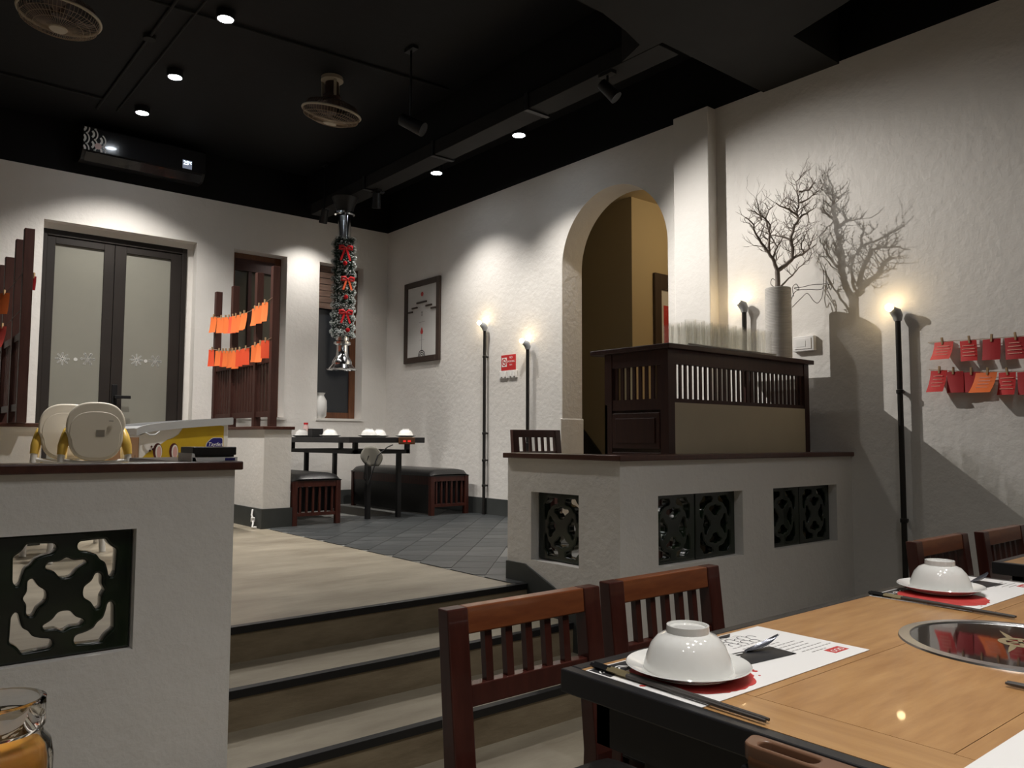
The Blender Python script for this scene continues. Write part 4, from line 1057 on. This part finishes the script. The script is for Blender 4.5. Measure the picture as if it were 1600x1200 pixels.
# ------------------------------------------------------------------ chairs
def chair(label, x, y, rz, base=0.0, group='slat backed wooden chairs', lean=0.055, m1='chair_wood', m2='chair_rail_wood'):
    """(x, y): middle of the top rail's rear; faces -Y"""
    t = thing('dining_chair', label, 'chair', (x, y, base), rz, group)
    W2_ = 0.222; Ht = 0.82; ps = 0.052
    for s_ in (1, -1):
        # rear post: straight to the seat, leaning back above
        px = s_ * (W2_ - ps / 2)
        prof = [(-0.045, 0), (-0.010, 0), (-0.03 + 0.0, 0.45), (lean * 0.35 + 0.0, Ht), (-0.040 + lean * 0.35, Ht), (-0.075, 0.45)]
        prof = [(-0.035, 0.0), (0.005, 0.0), (-0.018, 0.45), (0.014, Ht), (-0.022, Ht), (-0.062, 0.45)]
        G().prism(prof, 'x', px - ps / 2, px + ps / 2).build('rear_post', m1, t, bevel=0.003)
        G().prism([(-0.445, 0), (-0.405, 0), (-0.40, 0.42), (-0.445, 0.42)], 'x', px - 0.021, px + 0.021).build('front_leg', m1, t, bevel=0.003)
        G().box(px - 0.012, px + 0.012, -0.41, -0.05, 0.36, 0.42).build('side_rail', m1, t)
        G().box(px - 0.011, px + 0.011, -0.41, -0.02, 0.16, 0.19).build('stretcher', m1, t)
    ix = W2_ - ps
    def ry(z): return -0.040 + (z - 0.45) / (Ht - 0.45) * 0.036      # mid-depth of the back at height z
    G().prism([(ry(0.765) - 0.015, 0.765), (ry(0.765) + 0.015, 0.765), (ry(Ht) + 0.016, Ht), (ry(Ht) - 0.016, Ht)], 'x', -ix, ix).build('top_rail', m2, t, bevel=0.003)
    G().prism([(ry(0.62) - 0.014, 0.62), (ry(0.62) + 0.014, 0.62), (ry(0.663) + 0.014, 0.663), (ry(0.663) - 0.014, 0.663)], 'x', -ix, ix).build('lower_rail', m1, t, bevel=0.002)
    for k in range(5):
        xx = -ix + 2 * ix * (k + 1) / 6 + 0.0
        G().bar((xx, ry(0.66), 0.655), (xx, ry(0.77), 0.775), 0.019, 0.016).build('slat', m1, t)
    G().box(-ix, ix, -0.44, -0.41, 0.36, 0.42).build('front_rail', m1, t)
    G().box(-ix, ix, -0.06, -0.035, 0.36, 0.42).build('rear_rail', m1, t)
    def f(u, v):
        a, b = abs(2 * u - 1), abs(2 * v - 1)
        e = max(0.0, 1 - a ** 6) ** 0.5 * max(0.0, 1 - b ** 6) ** 0.5
        return ((u - 0.5) * 0.44, -0.455 + v * 0.405, 0.425 + 0.032 * e)
    c = G().grid(f, 14, 14); c.box(-0.22, 0.22, -0.455, -0.05, 0.42, 0.4255)
    c.build('seat_cushion', 'black_leather', t, smooth=50)
    return t
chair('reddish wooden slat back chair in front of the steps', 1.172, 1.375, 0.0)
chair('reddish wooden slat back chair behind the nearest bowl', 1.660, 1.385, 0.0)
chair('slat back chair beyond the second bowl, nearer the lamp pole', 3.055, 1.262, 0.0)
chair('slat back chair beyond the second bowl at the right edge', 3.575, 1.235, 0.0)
chair('dark slat back chair behind the parapet in front of the arch', 3.88, 4.42, -0.06, P, m2='chair_wood')

# ------------------------------------------------------------------ counter with glasses and vase
KX0, KX1, KY0, KY1, KT = 3.362, 4.788, 2.745, 3.215, 1.69
kc = thing('counter_cabinet', 'dark wooden counter cabinet with slatted top band and cream front', 'cabinet', (KX0, KY0, P))
kw, kd, kh = KX1 - KX0, KY1 - KY0, KT - P
G().box(-0.03, kw + 0.02, -0.03, kd + 0.09, kh - 0.028, kh).build('counter_top', 'dark_wood', kc, bevel=0.004)
for x in (0, kw - 0.055):
    for y in (0, kd - 0.055): G().box(x, x + 0.055, y, y + 0.055, 0, kh - 0.028).build('corner_post', 'dark_wood', kc)
zs0, zs1 = 0.975, 1.165     # slatted band
G().box(0.055, kw - 0.055, 0.004, 0.04, zs1, kh - 0.028).build('front_top_rail', 'dark_wood', kc)
G().box(0.055, kw - 0.055, 0.004, 0.04, zs0 - 0.022, zs0).build('front_lower_rail', 'dark_wood', kc)
G().box(0.006, kw - 0.004, 0.0005, 0.03, 0.0, zs0 - 0.022).build('cream_front', 'cream_panel', kc)
n = 29
for k in range(n):
    x = 0.055 + (kw - 0.11) * (k + 0.5) / n
    G().box(x - 0.0105, x + 0.0105, 0.014, 0.022, zs0, zs1).build('front_slat', 'dark_wood', kc)
G().box(0.004, 0.04, 0.055, kd - 0.055, zs1 - 0.005, kh - 0.028).build('side_top_rail', 'dark_wood', kc)
G().box(0.004, 0.04, 0.055, kd - 0.055, zs0 - 0.06, zs0).build('side_lower_rail', 'dark_wood', kc)
for k in range(8):
    y = 0.055 + (kd - 0.11) * (k + 0.5) / 8
    G().box(0.014, 0.024, y - 0.011, y + 0.011, zs0, zs1).build('side_slat', 'dark_wood', kc)
for z0_, z1_ in ((0.70, zs0 - 0.075), (0.38, 0.68), (0.05, 0.36)):
    d_ = G().box(-0.004, 0.02, 0.06, kd - 0.06, z0_, z1_).build('side_drawer', 'dark_wood', kc, bevel=0.004)
    G().box(-0.010, -0.004, 0.09, kd - 0.09, z0_ + 0.03, z1_ - 0.03).build('raised_panel', 'dark_wood', d_, bevel=0.006)
G().box(0.0, kw, kd - 0.02, kd, 0.0, 0.95).build('back_board', 'dark_wood', kc)
ZC = KT
tr = thing('glass_tray', 'thin flat tray under the drinking glasses on the counter', 'tray', (3.95, 2.90, ZC))
G().prism(rounded([(-0.42, -0.155), (0.45, -0.165), (0.45, 0.15), (-0.42, 0.15)], 0.03), 'z', 0.0002, 0.006).build('tray_base', 'label_grey', tr)
g = G()
for b in ((-0.42, 0.45, -0.165, -0.158, 0.006, 0.014), (-0.42, 0.45, 0.145, 0.152, 0.006, 0.014)): g.box(*b)
g.build('tray_lip', 'label_grey', tr)
GLASS = G().lathe([(0, 0.0), (0.026, 0.0), (0.028, 0.004), (0.033, 0.150), (0.0315, 0.150), (0.027, 0.012), (0, 0.010)], 20)
rn = random.Random(5)
rows = [(2.775, 3.60, 4.36), (2.85, 3.66, 4.36), (2.925, 3.64, 4.36), (3.0, 3.68, 4.36)]
for r, (gy, ga, gb) in enumerate(rows):
    k = int((gb - ga) / 0.074)
    for i in range(k + 1):
        o = inst('drinking_glass', 'tumbler', GLASS, 'tumbler_glass', 50)
        o.location = (ga + (gb - ga) * i / k + rn.uniform(-.002, .002), gy + rn.uniform(-.002, .002), ZC + 0.0062); o.rotation_euler = (0, 0, rn.uniform(0, 1))
        props(o, 'clear tall drinking glass in the cluster on the counter', 'glass', 'drinking glasses on the counter')
VX, VY = 4.640, 2.865
vs_ = thing('clay_vase', 'tall ribbed grey cylindrical vase on the counter', 'vase', (VX, VY, ZC))
prof = [(0, 0.0), (0.070, 0.0), (0.078, 0.008)]
for k in range(46):
    z = 0.012 + k * 0.0100; prof += [(0.0835, z), (0.0820, z + 0.005)]
VH = 0.476
prof += [(0.083, VH - 0.003), (0.080, VH + 0.002), (0.072, VH), (0.072, 0.03), (0, 0.03)]
G().lathe(prof, 40).build('vase_body', 'vase_clay', vs_, smooth=30)
# branch: main limbs laid out in a loose vertical fan, then fine twigs
er = Vector((0.7706, -0.6373, 0)); ef = Vector((0.6373, 0.7706, 0))
K = 0.00103
rb = random.Random(11)
def bp(u, v, d=0.0): return er * ((u - 400) * K) + Vector((0, 0, (885 - v) * K)) + ef * d
limbs = [
 ([(402, 1180), (401, 960), (400, 885), (402, 830), (400, 770)], 0.0145, 0.0125, 0.0),
 ([(400, 770), (378, 715), (345, 655), (295, 595), (258, 548), (240, 482), (186, 436)], 0.0105, 0.0025, -0.05),
 ([(350, 665), (346, 575), (347, 482), (302, 440), (242, 410), (188, 398)], 0.0068, 0.0018, -0.09),
 ([(347, 500), (330, 430), (350, 380), (372, 345)], 0.0045, 0.0015, -0.03),
 ([(305, 442), (275, 385), (245, 315)], 0.0045, 0.0014, -0.10),
 ([(375, 700), (405, 610), (370, 540), (375, 500)], 0.005, 0.002, 0.02),
 ([(405, 615), (440, 575), (455, 540)], 0.0035, 0.0012, 0.05),
 ([(400, 770), (458, 730), (503, 690), (506, 622), (490, 572), (512, 490), (548, 430), (541, 382), (552, 330), (548, 250), (541, 180), (600, 112)], 0.0115, 0.0016, 0.03),
 ([(490, 572), (440, 536), (386, 524)], 0.006, 0.0025, 0.06),
 ([(541, 412), (482, 372), (400, 328)], 0.0065, 0.0028, 0.00),
 ([(548, 252), (620, 234), (660, 190), (655, 142)], 0.0055, 0.0014, 0.05),
 ([(548, 432), (602, 388), (642, 368), (668, 325)], 0.006, 0.0014, 0.04),
 ([(552, 325), (610, 306), (648, 262), (690, 240)], 0.005, 0.0014, 0.02),
 ([(505, 688), (570, 660), (622, 618), (640, 568), (660, 520)], 0.0065, 0.0015, 0.06),
 ([(512, 500), (470, 480), (455, 440)], 0.004, 0.0012, 0.03),
 ([(420, 872), (480, 812), (540, 762), (602, 700), (592, 640)], 0.0048, 0.0014, 0.08),
 ([(570, 660), (560, 600), (590, 540), (610, 480)], 0.004, 0.0013, 0.02),
 ([(602, 390), (620, 450), (600, 500)], 0.003, 0.001, 0.06),
 ([(602, 700), (640, 650), (650, 600)], 0.003, 0.001, 0.09),
]
br = thing('bare_branch', 'bare twisted branch standing in the ribbed vase', 'branch', (VX - 0.004, VY, ZC + VH))
gb = G(); twigs = G()
def wiggle(pts, amp, sub):
    out = []
    for i in range(len(pts) - 1):
        for k in range(sub):
            t = k / sub; p = pts[i].lerp(pts[i + 1], t)
            if not (i == 0 and k == 0): p = p + Vector((rb.uniform(-1, 1), rb.uniform(-1, 1), rb.uniform(-1, 1))) * amp
            out.append(p)
    out.append(pts[-1]); return out
def twig(p, d, ln, r, depth):
    pts = [p]; q = p.copy(); dd = d.copy()
    for k in range(3):
        dd = (dd + Vector((rb.uniform(-1, 1), rb.uniform(-1, 1), rb.uniform(-0.6, 1.0))) * 0.38).normalized()
        q = q + dd * ln / 3
        if q.x + VX > WX - 0.02: q.x = WX - 0.02 - VX
        pts.append(q.copy())
    twigs.tube(pts, [r, r * 0.8, r * 0.6, r * 0.35], 4)
    if depth > 0:
        for k in (1, 2, 3):
            if rb.random() < 0.75:
                e = (dd + Vector((rb.uniform(-1, 1), rb.uniform(-1, 1), rb.uniform(-0.3, 1))) * 0.8).normalized()
                twig(pts[k], e, ln * rb.uniform(0.45, 0.7), r * 0.65, depth - 1)
for pts, r0, r1, dep in limbs:
    n = len(pts); P3 = [bp(u, v, dep * (i / (n - 1)) if i else 0.0) for i, (u, v) in enumerate(pts)]
    main = r0 > 0.012
    P3 = wiggle(P3, 0.0 if main else 0.0045, 3)
    m_ = len(P3); rs = [r0 + (r1 - r0) * i / (m_ - 1) for i in range(m_)]
    rs = [r_ * 1.3 for r_ in rs]
    gb.tube(P3, rs, 7)
    if main: continue
    for i in range(3, m_):
        for rep in range(2):
            if rb.random() < 0.62:
                d = (P3[min(i + 1, m_ - 1)] - P3[i - 1]).normalized()
                side = (er * rb.choice((-1, 1)) * 0.8 + ef * rb.uniform(-0.5, 0.5) + Vector((0, 0, rb.uniform(0.0, 0.9)))).normalized()
                twig(P3[i], (d * 0.5 + side).normalized(), rb.uniform(0.05, 0.11), min(rs[i] * 0.6, 0.0032), 2)
gb.build('limbs', 'twig', br, smooth=60)
props(twigs.build('fine_twigs', 'twig', br), kind='stuff')
vn = thing('curly_vine', 'thin curly dark wires trailing from the vase mouth', 'vine', (VX, VY, ZC + VH))
for pts in ([(380, 1000), (395, 890), (365, 850), (375, 815), (400, 830)], [(510, 930), (505, 870), (530, 850), (545, 885), (515, 875), (560, 870), (640, 852), (720, 850), (755, 850), (768, 870), (755, 885), (745, 862)],
            [(480, 1000), (520, 900), (600, 885), (680, 885), (710, 860), (716, 760)], [(500, 1000), (560, 940), (600, 910), (640, 960), (670, 968), (705, 900), (715, 800)]):
    P3 = [bp(u, v, 0.03) for u, v in pts]
    out = []
    for i in range(len(P3) - 1):
        p0, p1, p2, p3 = P3[max(i - 1, 0)], P3[i], P3[i + 1], P3[min(i + 2, len(P3) - 1)]
        for k in range(6):
            t = k / 6; out.append(0.5 * ((2 * p1) + (p2 - p0) * t + (2 * p0 - 5 * p1 + 4 * p2 - p3) * t * t + (3 * p1 - p0 - 3 * p2 + p3) * t ** 3))
    out.append(P3[-1])
    for q in out: q.x = min(q.x, WX - VX - 0.01)
    G().tube(out, 0.0022, 5).build('strand', 'wire_dark', vn, smooth=60)

# ------------------------------------------------------------------ booth: table, benches, crockery
bt = thing('booth_table', 'black metal framed table in the booth with upturned bowls', 'table', (3.84, 7.25, P))
bz = 0.765
G().box(-0.405, 0.405, -0.80, 0.80, bz - 0.052, bz).build('table_top', 'black_lacquer', bt, bevel=0.004)
g = G()
for b in ((-0.30, -0.26, -0.70, 0.70, bz - 0.155, bz - 0.118), (0.26, 0.30, -0.70, 0.70, bz - 0.155, bz - 0.118), (-0.30, 0.30, -0.70, -0.66, bz - 0.155, bz - 0.118), (-0.30, 0.30, 0.66, 0.70, bz - 0.155, bz - 0.118)): g.box(*b)
for x in (-0.28, 0.28):
    for y in (-0.68, 0.68): g.box(x - 0.02, x + 0.02, y - 0.02, y + 0.02, bz - 0.118, bz - 0.052)
g.build('under_frame', 'black_metal', bt)
for x in (-0.13, 0.20):
    for y in (-0.66, 0.66):
        G().box(x - 0.02, x + 0.02, y - 0.02, y + 0.02, 0.0, bz - 0.155).build('leg', 'black_metal', bt)
G().lathe([(0, bz + 0.0004), (0.19, bz + 0.0004), (0.20, bz + 0.003), (0.205, bz)], 40).build('hob', 'hob_glass', bt, smooth=40)
btz = P + bz
for x, y, tx in ((3.565, 7.72, 'at the back left of the booth table'), (3.58, 7.12, 'in the middle left of the booth table'), (3.75, 6.66, 'at the near end of the booth table'), (3.96, 7.85, 'at the far end of the booth table'), (4.06, 7.0, 'at the middle right of the booth table'), (4.12, 6.60, 'nearest the bench on the wall side of the booth')):
    plate('white plate ' + tx, (x, y, btz + 0.0006), 'plates on the booth table')
    bowl('upturned white bowl ' + tx, (x, y, btz + 0.0054), 'bowls on the booth table')
bo = thing('sauce_bottle', 'small pale pink sauce bottle with red cap on the booth table', 'bottle', (3.715, 7.95, btz))
G().lathe([(0, 0), (0.030, 0.0), (0.033, 0.006), (0.033, 0.10), (0.022, 0.125), (0.020, 0.135), (0, 0.135)], 24).build('bottle_body', 'bottle_pink', bo, smooth=40)
G().cyl((0, 0, 0.135), (0, 0, 0.155), 0.024, n=20).build('cap', 'cap_red', bo, smooth=40)
cd = thing('napkin_box', 'black napkin box on the booth table', 'box', (3.60, 7.48, btz))
g = G()
for b in ((-0.06, 0.06, -0.05, -0.044, 0, 0.085), (-0.06, 0.06, 0.044, 0.05, 0, 0.085), (-0.06, -0.054, -0.044, 0.044, 0, 0.085), (0.054, 0.06, -0.044, 0.044, 0, 0.085), (-0.06, 0.06, -0.05, 0.05, 0, 0.006)): g.box(*b)
g.build('box', 'black_plastic', cd)
G().box(-0.05, 0.05, -0.04, 0.04, 0.007, 0.092).build('napkins', 'paper', cd)
hc = thing('hob_control', 'small black hob control with red digits on the booth table edge', 'controller', (4.03, 6.43, btz - 0.055))
G().box(-0.085, 0.085, -0.012, 0.019, -0.012, 0.055).build('control_box', 'brown_plastic_dark', hc, bevel=0.006)
g = G(); g.box(-0.05, -0.02, -0.0135, -0.0118, 0.010, 0.028); g.box(0.0, 0.035, -0.0135, -0.0118, 0.010, 0.028); g.build('red_digits', 'display_red', hc)
cb = thing('power_cable', 'black cable looping below the booth table edge', 'cable', (3.86, 6.405, btz - 0.07))
G().tube([(0, 0, 0.0), (-0.06, -0.01, -0.02), (-0.16, 0, -0.10), (-0.22, 0.01, -0.30), (-0.25, 0.01, -0.36), (-0.29, 0.01, -0.30), (-0.28, 0.01, -0.18), (-0.24, 0.02, -0.10)], 0.006, 8).build('cord', 'black_plastic', cb, smooth=60)
G().tube([(-0.275, 0.0, -0.18), (-0.278, 0.0, -0.22), (-0.268, 0.0, -0.34)], [0.008, 0.014, 0.010], 8).build('plug', 'black_plastic', cb, smooth=60)
bg = thing('cloth_pouch', 'grey cloth hanging below the booth table edge', 'cloth', (3.635, 6.432, btz - 0.085))
def f(u, v):
    w_ = 0.03 + 0.085 * math.sin(PI * min(1, 0.08 + 0.8 * v)) ; return ((u - 0.5) * 2 * w_ + 0.03 * v, -0.010 - 0.014 * math.sin(PI * u * 3) * v, -0.18 * v)
pg = G().grid(f, 10, 8); o = pg.build('cloth', 'bag_grey', bg, smooth=60)
md = o.modifiers.new('thick', 'SOLIDIFY'); md.thickness = 0.006

def bench(label, x0, x1, y0, y1, shade_panel=False):
    t = thing('booth_bench', label, 'bench', ((x0 + x1) / 2, y0, P), group='padded benches of the booth')
    hw = (x1 - x0) / 2; L_ = y1 - y0; ps = 0.045
    for y in (0, L_ - ps):
        for s_ in (1, -1):
            a, b = sorted((s_ * hw, s_ * (hw - ps))); G().box(a, b, y, y + ps, 0, 0.385).build('leg', 'bench_wood', t, bevel=0.003)
        G().box(-hw + ps, hw - ps, y + 0.006, y + ps - 0.006, 0.335, 0.385).build('end_rail', 'bench_wood', t)
        G().box(-hw + ps, hw - ps, y + 0.006, y + ps - 0.006, 0.085, 0.112).build('end_rail', 'bench_wood', t)
        for k in range(6):
            x = -hw + ps + (2 * hw - 2 * ps) * (k + 0.5) / 6
            G().box(x - 0.009, x + 0.009, y + 0.014, y + ps - 0.014, 0.112, 0.335).build('end_slat', 'bench_wood', t)
    for s_ in (1, -1):
        a, b = sorted((s_ * (hw - 0.008), s_ * (hw - 0.035)))
        G().box(a, b, ps, L_ - ps, 0.30, 0.385).build('side_rail', 'bench_wood', t)
    g = G()
    n = 12
    sec = [(-hw - 0.004, 0.385)] + [(-(hw + 0.004) * math.cos(PI * i / n) if False else (hw + 0.004) * (2 * i / n - 1), 0.40 + 0.055 * max(0, 1 - abs(2 * i / n - 1) ** 4) ** 0.5) for i in range(n + 1)] + [(hw + 0.004, 0.385)]
    def pad(u, v):
        k = min(int(u * (len(sec) - 1) + 0.5), len(sec) - 1)
        x, z = sec[k]; e = max(0.0, 1 - abs(2 * v - 1) ** 24) ** 0.5
        return (x, -0.006 + v * (L_ + 0.012), 0.385 + (z - 0.385) * (0.25 + 0.75 * e))
    g.grid(pad, len(sec) - 1, 36); g.box(-hw, hw, 0.0, L_, 0.384, 0.392)
    g.build('padded_seat', 'black_leather', t, smooth=50)
    if shade_panel: G().box(-hw + 0.010, -hw + 0.022, ps, L_ - ps, 0.02, 0.30).build('side_shade_panel', 'black_leather', t)  # black sheet added where the bench side only lies in shade
    G().box(-hw + 0.05, hw - 0.05, ps + 0.002, ps + 0.012, 0.12, 0.33).build('end_panel', 'black_lacquer', t)
    return t
bench('black padded slatted bench beside the low partition', 2.895, 3.345, 6.42, 8.10)
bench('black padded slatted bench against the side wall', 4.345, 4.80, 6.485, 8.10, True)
wv_ = thing('sill_vase', 'white ceramic vase on the window sill next to the corner', 'vase', (4.075, WY + 0.06, W2[2] + 0.002))
G().lathe([(0, 0), (0.055, 0.0), (0.075, 0.03), (0.082, 0.12), (0.078, 0.20), (0.05, 0.25), (0.046, 0.265), (0.062, 0.29), (0.055, 0.29), (0.038, 0.262), (0, 0.255)], 28).build('vase_body', 'porcelain', wv_, smooth=50)
wc = thing('white_cable', 'white cable end at the foot of the low partition', 'cable', (2.60, 6.60, P + 0.01))
G().tube([(0.02, 0, 0.14), (0.0, -0.03, 0.10), (0.005, -0.05, 0.06), (-0.01, -0.09, 0.03), (-0.03, -0.12, 0.005), (0.0, -0.14, 0.004)], 0.008, 8).build('cord', 'white_plastic', wc, smooth=60)
G().obox((0.004, -0.05, 0.06), (0.03, 0.03, 0.04)).build('plug', 'white_plastic', wc, bevel=0.004)

# ------------------------------------------------------------------ freezer
fz = thing('ice_cream_freezer', 'yellow ice cream chest freezer with grey lid in front of the door', 'freezer', (1.655, 6.40, P))
fw, fl = 0.665, 1.05
def lidz(u): return 0.795 + 0.095 * min(1.0, max(0.0, u)) ** 0.55       # front low (u=0), back high
body = [(0, 0.05), (fw, 0.05), (fw, 0.86)] + [(fw * (1 - i / 14), lidz(1 - i / 14) - 0.025) for i in range(15)]
G().prism(body, 'y', 0.0, fl).build('body', 'fz_white', fz, bevel=0.004)
def yb(y): return -0.0035
yel = [(0.02, 0.10), (fw - 0.035, 0.10), (fw - 0.035, 0.845)] + [(fw * q, lidz(q) - 0.028) for q in (0.9, 0.75, 0.6, 0.47)] + [(fw * 0.42, 0.778), (fw * 0.36, 0.752), (fw * 0.30, 0.738), (fw * 0.22, 0.700), (fw * 0.16, 0.672), (fw * 0.09, 0.640), (0.02, 0.60)]
G().prism(yel, 'y', -0.003, -0.0006).build('yellow_graphic', 'fz_yellow', fz)
for cx in (0.130, 0.248):
    G().prism(ell(cx, 0.65, 0.034, 0.062), 'y', -0.0042, -0.0032).build('oval_rim', 'fz_brown', fz)
    G().prism(ell(cx + 0.008, 0.645, 0.024, 0.055), 'y', -0.0052, -0.0044).build('oval_ring', 'fz_white', fz)
    G().prism(ell(cx + 0.010, 0.642, 0.016, 0.046), 'y', -0.0062, -0.0054).build('oval_centre', 'fz_pink', fz)
for x, z in ((0.085, 0.685), (0.095, 0.665), (0.075, 0.655)):
    G().prism(ell(x, z, 0.007, 0.009, 8), 'y', -0.0042, -0.0032).build('brown_drop', 'fz_brown', fz)
lg = rounded([(0.490, 0.64), (0.625, 0.64), (0.625, 0.757), (0.54, 0.757), (0.490, 0.71)], 0.02, 4)
G().prism(lg, 'y', -0.0042, -0.0032).build('logo_edge', 'fz_white', fz)
G().prism([(0.5625 + (x - 0.5625) * 0.93, 0.698 + (z - 0.698) * 0.93) for x, z in lg], 'y', -0.0050, -0.0043).build('logo_ground', 'fz_blue', fz)
me = text_mesh('Tayden', 0.040, shear=0.25); me.transform(Matrix.Translation((0.564, -0.0054, 0.702)) @ FACE_MY); finish(me, 'logo_lettering', 'print_white', fz)
G().box(-0.0035, -0.0006, 0.02, fl - 0.02, 0.10, 0.755).build('orange_side_graphic', 'fz_orange', fz)
for y, h in ((0.10, 0.62), (0.17, 0.57), (0.24, 0.64), (0.33, 0.60)):
    G().prism([(y - 0.02, 0.30), (y + 0.02, 0.30), (y + 0.006, h), (y - 0.006, h)], 'x', -0.0048, -0.0036).build('brown_streak', 'fz_brown', fz)
lidp = [(-0.03 + (fw + 0.06) * i / 16, lidz(i / 16)) for i in range(17)]
lp_ = [(x, z + 0.028) for x, z in lidp] + [(x, z - 0.030) for x, z in reversed(lidp)]
G().prism(rounded(lp_, 0.008, 2), 'y', -0.03, 0.03).build('lid_end', 'fz_lid', fz, smooth=30)
G().prism(rounded(lp_, 0.008, 2), 'y', fl - 0.03, fl + 0.03).build('lid_end', 'fz_lid', fz, smooth=30)
for i0 in (0, 15):
    q = lp_[i0:i0 + 2]; (xa, za), (xb, zb) = q
    G().prism([(xa, za - 0.05), (xb + 0.02 * (1 if i0 == 0 else 0), zb - 0.05), (xb, zb), (xa, za)], 'y', 0.03, fl - 0.03).build('lid_edge', 'fz_lid', fz)
g = G(); g.grid(lambda u, v: (0.01 + (fw - 0.02) * u, 0.03 + (fl - 0.06) * v, lidz(u) + 0.015), 16, 2)
g.build('lid_glass', 'night_pane', fz, smooth=50)
G().tube([(0.03, -0.034, 0.79), (0.06, -0.045, 0.772), (0.10, -0.045, 0.776), (0.13, -0.034, 0.80)], 0.006, 8).build('lid_handle', 'fz_lid', fz, smooth=60)
for x in (0.06, fw - 0.06):
    for y in (0.08, fl - 0.08): G().cyl((x, y, 0), (x, y, 0.05), 0.025, n=12).build('caster', 'black_plastic', fz)

# ------------------------------------------------------------------ high chairs
def high_chair(label, x, y, rz):
    t = thing('high_chair', label, 'high chair', (x, y, P), rz, group='cream high chairs')
    # shell backrest, rear side facing -Y
    out = []
    for i in range(48):
        a = 2 * PI * i / 48; c, s_ = math.cos(a), math.sin(a)
        n = 2.7
        rx = 0.168 * (1.0 if s_ > 0 else 0.92); rz_ = 0.185
        out.append((rx * (abs(c) ** (2 / n)) * (1 if c > 0 else -1), rz_ * (abs(s_) ** (2 / n)) * (1 if s_ > 0 else -1)))
    me = curve_mesh([out], 0.028, 0.012, 3)
    me.transform(Matrix.Translation((0, 0.02, 0.79)) @ Matrix.Rotation(-0.12, 4, 'X') @ FACE_MY)
    finish(me, 'backrest', 'cream_plastic', t, smooth=40)
    inner = [(x_ * 0.88, z_ * 0.80 - 0.022) for x_, z_ in out]
    me = curve_mesh([inner], 0.010, 0.005, 2); me.transform(Matrix.Translation((0, 0.0015, 0.79)) @ Matrix.Rotation(-0.12, 4, 'X') @ FACE_MY)
    finish(me, 'back_panel', 'cream_plastic', t, smooth=40)
    G().box(0.0, 0.048, -0.0125, -0.009, 0.745, 0.80).build('label_patch', 'label_grey', t)
    G().box(0.07, 0.095, -0.010, -0.004, 0.855, 0.858).build('slot', 'black_plastic', t)
    for s_ in (1, -1):
        G().tube([(s_ * 0.160, 0.10, 0.80), (s_ * 0.165, 0.035, 0.76), (s_ * 0.178, 0.02, 0.70), (s_ * 0.186, 0.01, 0.645)], [0.018, 0.028, 0.030, 0.024], 12).build('arm_sleeve', 'yellow_plastic', t, smooth=50)
        G().tube([(s_ * 0.183, 0.012, 0.66), (s_ * 0.20, -0.03, 0.40), (s_ * 0.225, -0.10, 0.0)], [0.021, 0.020, 0.020], 12).build('rear_leg', 'white_plastic', t, smooth=50)
        G().tube([(s_ * 0.165, 0.12, 0.70), (s_ * 0.20, 0.30, 0.35), (s_ * 0.225, 0.42, 0.0)], 0.020, 12).build('front_leg', 'white_plastic', t, smooth=50)
        G().box(s_ * 0.165 - 0.018, s_ * 0.165 + 0.018, 0.06, 0.30, 0.70, 0.745).build('armrest', 'white_plastic', t, bevel=0.01)
    G().tube([(-0.19, 0.0, 0.61), (-0.08, -0.01, 0.595), (0.08, -0.01, 0.595), (0.19, 0.0, 0.61)], 0.013, 10).build('crossbar', 'white_plastic', t, smooth=50)
    G().prism(rounded([(-0.15, 0.03), (0.15, 0.03), (0.14, 0.30), (-0.14, 0.30)], 0.04), 'z', 0.575, 0.60).build('seat', 'yellow_plastic', t, bevel=0.006)
    G().prism(rounded([(-0.20, 0.20), (0.20, 0.20), (0.18, 0.37), (-0.18, 0.37)], 0.06), 'z', 0.745, 0.765).build('tray', 'white_plastic', t, bevel=0.006)
high_chair('cream plastic high chair with yellow arms, in front of the other', 1.165, 5.50, -0.17)
high_chair('cream plastic high chair with yellow arms, partly hidden behind the other', 1.085, 5.93, -0.14)

# ------------------------------------------------------------------ black box and tray on the parapet cap
tb = thing('black_box', 'flat black box resting on a white tray on the parapet cap', 'box', (0.888, 2.62, 1.0975 + 0.0125), 0.0)
G().box(-0.069, 0.069, -0.062, 0.062, 0.0065, 0.0325).build('lid', 'black_plastic', tb, bevel=0.003)
G().box(-0.063, 0.063, -0.056, 0.056, 0.0005, 0.0065).build('base', 'black_plastic', tb)
tw = thing('white_tray', 'white tray with blue label under the black box', 'tray', (0.888, 2.62, 1.0975), 0.0)
g = G(); g.box(-0.072, 0.070, -0.068, 0.068, 0.0, 0.012); g.prism([(-0.074, 0.0), (-0.060, 0.0), (-0.066, 0.024), (-0.074, 0.026)], 'y', -0.068, 0.068); g.build('tray_base', 'white_plastic', tw)
G().box(0.03, 0.062, -0.0695, -0.0682, 0.002, 0.010).build('blue_label', 'fz_blue', tw)
